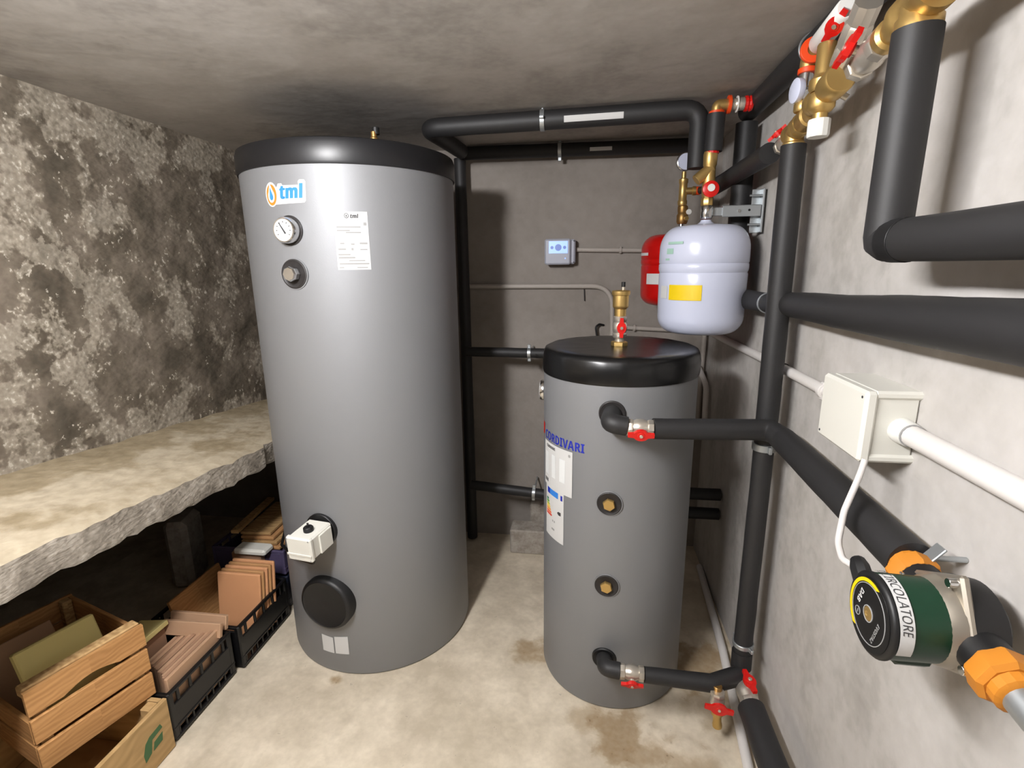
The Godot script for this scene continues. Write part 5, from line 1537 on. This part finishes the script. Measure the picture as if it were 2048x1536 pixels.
	for i in 11:
		var hh := 0.172 - 0.0035 * i + rng.randf_range(-0.003, 0.003)
		tile("pink clay tile on edge, %s from the crate's room side" % ["first", "second", "third", "fourth", "fifth", "sixth", "seventh", "eighth", "ninth", "tenth", "eleventh"][i], "pink tiles on edge", Vector3(-1.139 - 0.0145 * i, 0.018 + hh * 0.5, -1.143 - 0.005 * i + rng.randf_range(-0.004, 0.004)), Vector3(0.0105, hh, 0.216 - 0.008 * i), M.tile_pink if i % 2 == 0 else M.tile_pink2, Basis(Vector3.BACK, rng.randf_range(-0.015, 0.01)))
	tile("yellowish tile lying behind the row of pink tiles", "", Vector3(-1.345, 0.205, -1.150), Vector3(0.10, 0.016, 0.15), M.tile_yellow, Basis(Vector3.BACK, 0.12))
	single("tile_stack_support", "brown clay brick under the yellowish tile", "brick", rbox(Vector3(0.09, 0.17, 0.15), 0.004), M.tile_pink2, at(Vector3(-1.355, 0.105, -1.150)))
	for i in 2:
		tile("long pink tile laid across black crate rims, nearer the %s" % ["pink tiles on edge", "orange tiles"][i], "tiles laid across", Vector3(-1.225 - 0.008 * i, 0.184, -1.236 - 0.040 * i), Vector3(0.20, 0.046, 0.014), M.tile_pink, Basis(Vector3.UP, 0.04 - 0.03 * i) * Basis(Vector3.RIGHT, -0.25))
	plastic_crate("plastic_crate", "black plastic crate with upright orange tiles next to the tall tank", Vector3(-1.425, 0.0, -1.560), Vector3(0.32, 0.160, 0.275), M.black_plastic)
	for i in 5:
		tile("orange clay tile upright in black crate, %s from the pink tiles" % ["first", "second", "third", "fourth", "fifth"][i], "orange tiles upright", Vector3(-1.200 + 0.003 * i, 0.135 + 0.003 * i, -1.425 - 0.0165 * i), Vector3(0.165, 0.235, 0.013), M.tile_orange if i % 2 == 0 else M.tile_brown, Basis(Vector3.RIGHT, -0.13), 0.004)
	single("wooden_board", "thin wooden board slanting behind the orange tiles", "board", rbox(Vector3(0.010, 0.20, 0.24), 0.001), M.wood, Transform3D(Basis(Vector3.BACK, 0.25), Vector3(-1.345, 0.115, -1.425)))
	# far crates, partly behind the tall tank
	plastic_crate("plastic_crate", "dark blue plastic crate on the floor behind the orange tiles", Vector3(-1.43, 0.0, -1.90), Vector3(0.30, 0.135, 0.30), M.blue_plastic)
	plastic_crate("plastic_crate", "purple plastic crate stacked on the dark blue crate", Vector3(-1.43, 0.142, -1.895), Vector3(0.30, 0.105, 0.30), M.purple_plastic)
	for i in 4:
		tile("narrow brown tile stacked flat in the purple crate, %s of its stack" % ["lowest", "second lowest", "second highest", "highest"][i], "brown tiles stacked flat", Vector3(-1.235 - 0.012 * i, 0.245 + 0.0155 * i, -1.745 - 0.006 * i), Vector3(0.16 - 0.012 * i, 0.012, 0.26), M.tile_brown if i % 2 == 0 else M.pale_wood, Basis(Vector3.UP, 0.02 * i))
	tile("long pale strip resting on top of the brown tiles", "", Vector3(-1.335, 0.318, -1.735), Vector3(0.03, 0.014, 0.29), M.pale_wood, Basis(Vector3.UP, 0.12))
	single("white_slab", "rounded white slab lying in front of the purple crate", "slab", rbox(Vector3(0.13, 0.026, 0.06), 0.010), M.box_white, at(Vector3(-1.235, 0.262, -1.575)))
	single("clay_brick", "clay brick under the white slab beside the orange tiles", "brick", rbox(Vector3(0.12, 0.245, 0.030), 0.004), M.tile_pink2, at(Vector3(-1.265, 0.1245, -1.580)))
	# dark stone standing deep in the recess
	single("grey_stone", "dim grey stone block deep in the recess under the ledge", "stone", rbox(Vector3(0.09, 0.30, 0.16), 0.02), M.block, Transform3D(Basis(Vector3.UP, 0.3), Vector3(-1.66, 0.15, -1.72)))
